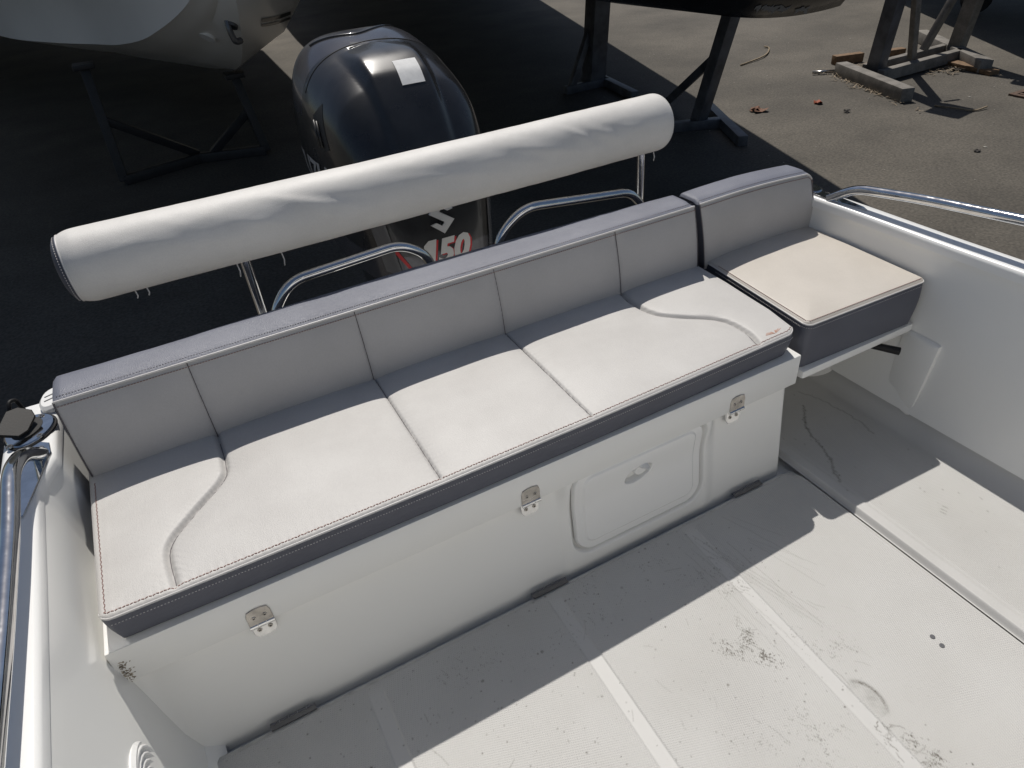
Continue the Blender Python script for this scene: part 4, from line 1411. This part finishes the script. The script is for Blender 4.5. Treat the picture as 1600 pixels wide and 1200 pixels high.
# wrinkles: diagonal pulls, stronger in places
Xb, An = A[..., 0], np.broadcast_to(ang, A[..., 0].shape)
ArcL = An * rb
w = np.zeros_like(Xb)
gw = np.random.default_rng(3)
def fold(xc, ac, L, slope, width, amp):
    global w
    u = (Xb - xc); vv = (ArcL - ac)
    al = u * math.cos(slope) + vv * math.sin(slope); ac_ = -u * math.sin(slope) + vv * math.cos(slope)
    w += .75 * amp * np.exp(-(ac_ / width) ** 2) * np.exp(-(al / L) ** 2)
A2 = math.pi * 1.15 * rb        # front upper side
for xc, sl_, L_, am in ((.62, .35, .08, .0035), (.70, .25, .07, -.003), (.66, .5, .05, .0025), (1.30, .25, .10, .003), (1.38, .55, .05, .003), (1.42, .6, .05, -.0028), (1.47, .5, .05, .0028),
                        (1.52, .3, .05, .002), (1.06, .2, .12, .002), (.95, .15, .12, -.0018), (1.20, .3, .08, -.0022), (.34, .2, .1, .0015), (.50, .3, .06, .002)):
    fold(xc, math.pi * rb * gw.uniform(.80, 1.0), L_, sl_, .010, am)
for _ in range(26):
    fold(gw.uniform(.15, 1.65), gw.uniform(.55, 1.25) * math.pi * rb, gw.uniform(.03, .09), gw.uniform(-.3, .7), gw.uniform(.006, .014), gw.normal(0, .0011))
w += .0007 * fnoise(Xb, ArcL, 12, 4, 24)
fade = np.clip((x1 - Xb) / .09, 0, 1) * np.clip((Xb - x0) / .02, 0, 1)
A[..., 1] += np.cos(An) * w * fade
A[..., 2] += np.sin(An) * w * fade
A[:, -1] = A[:, 0]
surf('roll_cover', A, VROLL, bo, flip=True)
# dark end cap at the left, with double stitched seam
rows = []
for k, f in enumerate(np.linspace(1, 0, 12)):
    r = rb * .90 * f
    bul = .022 * math.sqrt(max(0, 1 - f ** 2.5))
    rows.append([(x0 - bul, yc + r * math.cos(a) * .97, zc + r * math.sin(a) * 1.01) for a in ang])
surf('end_cap', np.array(rows), VGREY, bo, flip=True)
ring = [(x0 + .001, yc + rb * .905 * math.cos(a) * .97, zc + rb * .905 * math.sin(a) * 1.01) for a in ang]
mb = MB(); mb.tube(ring, .0018, 6); mb.obj('piping', PIPING, bo, True)
stitches('stitching', [(x0 + .007, yc + rb * .925 * math.cos(a) * .97, zc + rb * .925 * math.sin(a) * 1.01) for a in ang], THREAD, bo, .006, .003, .0008)
stitches('stitching', [(x0 - .006, yc + rb * .875 * math.cos(a) * .97, zc + rb * .875 * math.sin(a) * 1.01) for a in ang], THREADW, bo, .006, .003, .0008)
for px in (.452, 1.638):
    mb = MB(); mb.tube([(px, yc, .44), (px - .002, yc, .76)], .0128, 18); p_ = mb.obj('post', STEEL, bo, True, 60)
    mb = MB(); mb.tube([(px, yc, .450), (px, yc, .462)], .032, 20); mb.obj('base_flange', STEEL, p_, True, 40)
for px, L_ in ((.428, .028), (.535, .030), (1.66, .02), (.20, .012), (.225, .012)):
    mb = MB(); mb.tube([(px, yc - .03, zc - rb + .008), (px + .002, yc - .034, zc - rb - L_ * .5), (px - .001, yc - .034, zc - rb - L_)], .0016, 6); mb.obj('lace_end', PIPING, bo, True)

# ================================================================== outboard motor
om = thing('outboard_motor', 'black outboard motor with a white paper sticker on its cowl at the stern', 'outboard motor', (1.02, 1.25, .3))
COWL = mat('cowl_black', (0.020, 0.0205, 0.022), 0.32, .2, var=.15, vscale=14, coat=.5, rvar=.08, rscale=9)
COWLG = mat('cowl_grey', (0.080, 0.080, 0.090), 0.22, .4, var=.08, vscale=8, coat=.5, rvar=.05, rscale=9)
CX, CY = 1.048, 1.24
def cowl_pt(th, h, grow=0.0):
    """th plan angle (0=+x, pi/2=+y aft), h 0 bottom..1 top"""
    s_ = (max(0.0, 1 - h ** 7)) ** (1 / 2.3)
    c, s2_ = math.cos(th), math.sin(th)
    e = 2 / 4.0
    ux = math.copysign(abs(c) ** e, c); uy = math.copysign(abs(s2_) ** e, s2_)
    x = .266 * ux * s_; y = .365 * uy * s_
    front = max(0, -y / .365)
    x *= 1 - .20 * front * (1 - .35 * h)
    # waist: slimmer low down at the front
    x *= .90 + .10 * min(1, h / .45)
    y += .05 * h + (.02 if uy < 0 else 0) * h
    z = .40 + (.692 + grow) * h
    fr2 = max(0, -(y - .05) / .40)
    z -= h ** 1.4 * (.245 * max(0, .27 - y) + 1.15 * max(0, -.15 - y) ** 1.3)
    z -= .05 * h * max(0, (y - .25) / .2) ** 2
    # raised centre of the hood and soft shoulders
    ax = abs(x)
    if h > .4:
        f = min(1, (h - .4) / .3)
        edge_ = .108 + .02 * (y / .36)
        z += .030 * f * (1 - float(smoothstep(edge_ - .018, edge_ + .014, np.array(ax)))) * (1 - float(smoothstep(-.10, .085, np.array(y))))
    return (CX + x, CY + y, z)
na, nh = 168, 90
hs = np.concatenate([np.linspace(0, .7, 34), np.linspace(.71, .999999, nh - 34)])
th = np.linspace(0, 2 * math.pi, na + 1)
C_ = np.array([[cowl_pt(t_, h) for h in hs] for t_ in th])
C_[-1] = C_[0]
top_mask_y = CY + .075
Fq = gridfaces(na + 1, nh)
Vc = C_.reshape(-1, 3)
fcn = Vc[Fq].mean(1)
rear = (fcn[:, 1] > top_mask_y + .0 * fcn[:, 0]) & (fcn[:, 2] > .86)
low = fcn[:, 2] < .50
submesh('cowl', Vc, Fq[~rear & ~low], COWL, om)
submesh('cowl_rear_cap', Vc, Fq[rear], COWLG, om)
submesh('lower_cover', Vc, Fq[low], COWLG, om)
bvh_c = BVHTree.FromPolygons([Vector(v) for v in Vc], [tuple(f) for f in Fq])
def on_cowl(p, d, lift=.002):
    loc, nor, i, dist = bvh_c.ray_cast(Vector(p), Vector(d).normalized())
    if loc is None: return None
    if nor.dot(Vector(d)) > 0: nor = -nor
    return loc + nor * lift
# seam of the rear cap
sm_ = [on_cowl((x, top_mask_y, 2), (0, 0, -1), .0005) for x in np.linspace(CX - .235, CX + .235, 40)]
sm_ = [p for p in sm_ if p is not None]
mb = MB(); mb.tube(sm_, .0016, 6); mb.obj('cap_seam', HOLE, om, True)
# moulded crease on the rear cap
cr_ = [on_cowl((CX + x, CY + y, 2), (0, 0, -1), .001) for x, y in crom([(-.16, .21), (-.06, .16), (.0, .155), (.10, .22), (.15, .28), (.14, .33)], 8)]
mb = MB(); mb.tube([p for p in cr_ if p is not None], .004, 8); mb.obj('cap_crease', COWL, om, True)
# white paper sticker
PAPER = mat('white_paper', (.74, .74, .73), .6, var=.05, vscale=40)
rows = []
for a in np.linspace(-.036, .036, 7):
    row = []
    for b_ in np.linspace(-.036, .036, 7):
        row.append(tuple(on_cowl((CX + .030 + a + b_ * .05, CY - .150 + b_, 2), (0, 0, -1), .0018)))
    rows.append(row)
surf('paper_sticker', np.array(rows), PAPER, om)
# air intake and latch on the port shoulder
def side_pts(y, z, lift=.002): return on_cowl((CX - 1, y, z), (1, 0, 0), lift)
def patch(name, poly, m, lift=.0022, sub=5, proj=None):
    """polygon in (a,b) laid on the cowl by projection"""
    bm = bmesh.new()
    vs = [bm.verts.new((a, b, 0)) for a, b in poly]
    bm.faces.new(vs)
    bmesh.ops.triangulate(bm, faces=bm.faces[:])
    for _ in range(sub):
        ee = [e for e in bm.edges if e.calc_length() > .012]
        if not ee: break
        bmesh.ops.subdivide_edges(bm, edges=ee, cuts=1)
        bmesh.ops.triangulate(bm, faces=bm.faces[:])
    ok = True
    for v in bm.verts:
        p = proj(v.co.x, v.co.y, lift)
        if p is None: ok = False; continue
        v.co = p
    me = bpy.data.meshes.new(name); bm.to_mesh(me); bm.free()
    me.materials.append(m)
    o = bpy.data.objects.new(name, me); COL.objects.link(o)
    o.parent = om; o.matrix_parent_inverse = Matrix.Translation(-om.location)
    return o
pj_side = lambda a, b, l: on_cowl((CX - 1, a, b), (1, 0, 0), l)
pj_front = lambda a, b, l: on_cowl((CX + a, -.5, b), (0, 1, 0), l)
patch('air_intake', [(1.13, .80), (1.19, .78), (1.24, .88), (1.19, .92)], HOLE, .001, proj=pj_side)
LATCH = mat('latch_grey', (.03, .03, .03), .4, .2)
mb = MB()
for k in range(2):
    pts = [side_pts(1.17 + k * .02, .80, .006), side_pts(1.205 + k * .02, .87, .006)]
    mb.tube(pts, .004, 8)
mb.obj('cowl_latch', LATCH, om, True)
# lettering
DECW = mat('decal_white', (.62, .61, .58), .4)
DECR = mat('decal_red', (.50, .015, .02), .4)
DECG = mat('decal_grey', (.36, .36, .36), .4)
def text_obj(name, body, size, m, proj, origin, shear=.25, off=.02, lift=.002, sx=1.0, du=None, dv=None):
    cu = bpy.data.curves.new('tmp', 'FONT')
    cu.body = body; cu.size = size; cu.shear = shear; cu.offset = off * size; cu.resolution_u = 3
    cu.space_character = 1.02
    to = bpy.data.objects.new('tmp', cu); COL.objects.link(to)
    dg = bpy.context.evaluated_depsgraph_get()
    me = bpy.data.meshes.new_from_object(to.evaluated_get(dg))
    bpy.data.objects.remove(to); bpy.data.curves.remove(cu)
    bm = bmesh.new(); bm.from_mesh(me)
    for _ in range(4):
        ee = [e for e in bm.edges if e.calc_length() > .02]
        if not ee: break
        bmesh.ops.subdivide_edges(bm, edges=ee, cuts=1)
        bmesh.ops.triangulate(bm, faces=bm.faces[:])
    bad = []
    for v in bm.verts:
        p = proj(origin[0] + du(v.co.x * sx, v.co.y), origin[1] + dv(v.co.x * sx, v.co.y), lift)
        if p is None: bad.append(v)
        else: v.co = p
    bmesh.ops.delete(bm, geom=bad, context='VERTS')
    bm.to_mesh(me); bm.free()
    me.name = name; me.materials.clear(); me.materials.append(m)
    o = bpy.data.objects.new(name, me); COL.objects.link(o)
    o.parent = om; o.matrix_parent_inverse = Matrix.Translation(-om.location)
    return o
ident = dict(du=lambda x, y: x, dv=lambda x, y: y)
ONE = [(.006, 0), (.028, 0), (.047, .078), (.022, .078), (.006, .066), (.003, .052), (.018, .056)]
for m_, ox, oz, lf in ((DECR, .006, -.004, .0016), (DECW, 0, 0, .0026)):
    patch('power_number', [(-.082 + ox + a * 1.05, .462 + oz + b_ * 1.02) for a, b_ in ONE], m_, lf, proj=pj_front)
    text_obj('power_number', '50', .104, m_, pj_front, (-.042 + ox, .462 + oz), .30, .05, lf, 1.0, **ident)
# brand word along the port side, reading towards the bow
text_obj('brand_lettering', 'SUZUKI', .115, DECG, pj_side, (1.50, .655), .0, .03, .002, 1.12, du=lambda x, y: -x, dv=lambda x, y: y - .0 * x)
# chromed S emblem on the front
CHROME = mat('satin_chrome', (.80, .80, .79), .38, .75, var=.04)
Semb = [(0, 1), (-.9, .30), (.15, -.35), (-.1, -.55), (-.5, -.3), (-.9, -.35), (0, -1), (.9, -.3), (-.15, .35), (.1, .55), (.5, .3), (.9, .35)]
ctr = Vector((CX + .022, 0, .655))
mb = MB()
pc = pj_front(-.004, .605, 0)
pu = pj_front(-.004, .65, 0)
upd = (pu - pc).normalized()
mb.prism([(a * .044, b * .052) for a, b in Semb], pc - Vector((0, .004, 0)), (1, 0, 0), upd, .008, .002)
mb.obj('emblem', CHROME, om)
patch('red_stripe', [(-.205, .60), (-.190, .60), (-.118, .46), (-.105, .43), (-.125, .455)], DECR, .002, proj=pj_front)
# grey side fairings either side of the front
for sgn in (-1, 1):
    patch('front_fairing', [(sgn * .150, .45), (sgn * .185, .45), (sgn * .205, .62), (sgn * .170, .62)], mat('fairing_grey', (.11, .11, .115), .25, coat=.4), .003, proj=pj_front)
# midsection, bracket, gearcase, propeller
mb = MB()
mb.hull8([(CX - .11, 1.05, -.35), (CX + .11, 1.05, -.35), (CX + .08, 1.45, -.35), (CX - .08, 1.45, -.35)], [(CX - .18, .98, .42), (CX + .18, .98, .42), (CX + .17, 1.52, .42), (CX - .17, 1.52, .42)])
mb.obj('midsection', COWL, om, bevel=.03)
mb = MB()
for sgn in (-1, 1):
    mb.hull8([(CX + sgn * .13 - .02, .88, -.05), (CX + sgn * .13 + .02, .88, -.05), (CX + sgn * .13 + .02, 1.10, .0), (CX + sgn * .13 - .02, 1.10, .0)],
             [(CX + sgn * .13 - .02, .80, .36), (CX + sgn * .13 + .02, .80, .36), (CX + sgn * .13 + .02, 1.12, .36), (CX + sgn * .13 - .02, 1.12, .36)])
mb.obj('transom_bracket', COWL, om, bevel=.01)
mb = MB(); mb.box((CX, 1.32, -.36), (.24, .46, .016)); mb.obj('cavitation_plate', COWL, om, bevel=.004)
mb = MB(); mb.tube([(CX, 1.02, -.55), (CX, 1.10, -.55), (CX, 1.25, -.55), (CX, 1.45, -.55), (CX, 1.52, -.55)], .06, 20, radii=[.01, .045, .065, .058, .05]); mb.obj('gearcase', COWL, om, True, 50)
mb = MB(); mb.hull8([(CX - .02, 1.15, -.72), (CX + .02, 1.15, -.72), (CX + .012, 1.32, -.74), (CX - .012, 1.32, -.74)], [(CX - .04, 1.08, -.35), (CX + .04, 1.08, -.35), (CX + .03, 1.46, -.35), (CX - .03, 1.46, -.35)]); mb.obj('skeg', COWL, om, bevel=.008)
for k in range(3):
    a = k * 2 * math.pi / 3
    rows = []
    for f in np.linspace(.2, 1, 6):
        row = []
        for g_ in np.linspace(-1, 1, 6):
            ww = .062 * math.sin(math.pi * (.25 + .6 * f)) * g_
            rr = .19 * f
            tw = R(38)
            tx = ww * math.cos(tw); ty = ww * math.sin(tw)
            row.append((CX + rr * math.cos(a) - tx * math.sin(a), 1.57 + ty, -.55 + rr * math.sin(a) + tx * math.cos(a)))
        rows.append(row)
    surf('propeller_blade', np.array(rows), COWL, om)
mb = MB(); mb.tube([(CX, 1.52, -.55), (CX, 1.62, -.55)], .045, 16); mb.obj('propeller_hub', COWL, om, True, 40)

# ================================================================== groups of look-alike things
PHRASE = {'moored_boat': 'boats stored in the yard around', 'boat_stand': 'steel props holding up the stored boats', 'timber_block': 'timber blocks round the cradle',
          'dead_leaf': 'dead leaves on the asphalt', 'twig': 'twigs on the asphalt', 'seat_cushion': 'seat cushions in the stern cockpit', 'backrest_cushion': 'backrest cushions in the stern cockpit'}
for o in COL.objects:
    if o.parent is None and o.name.split('.')[0] in PHRASE:
        o['group'] = PHRASE[o.name.split('.')[0]]
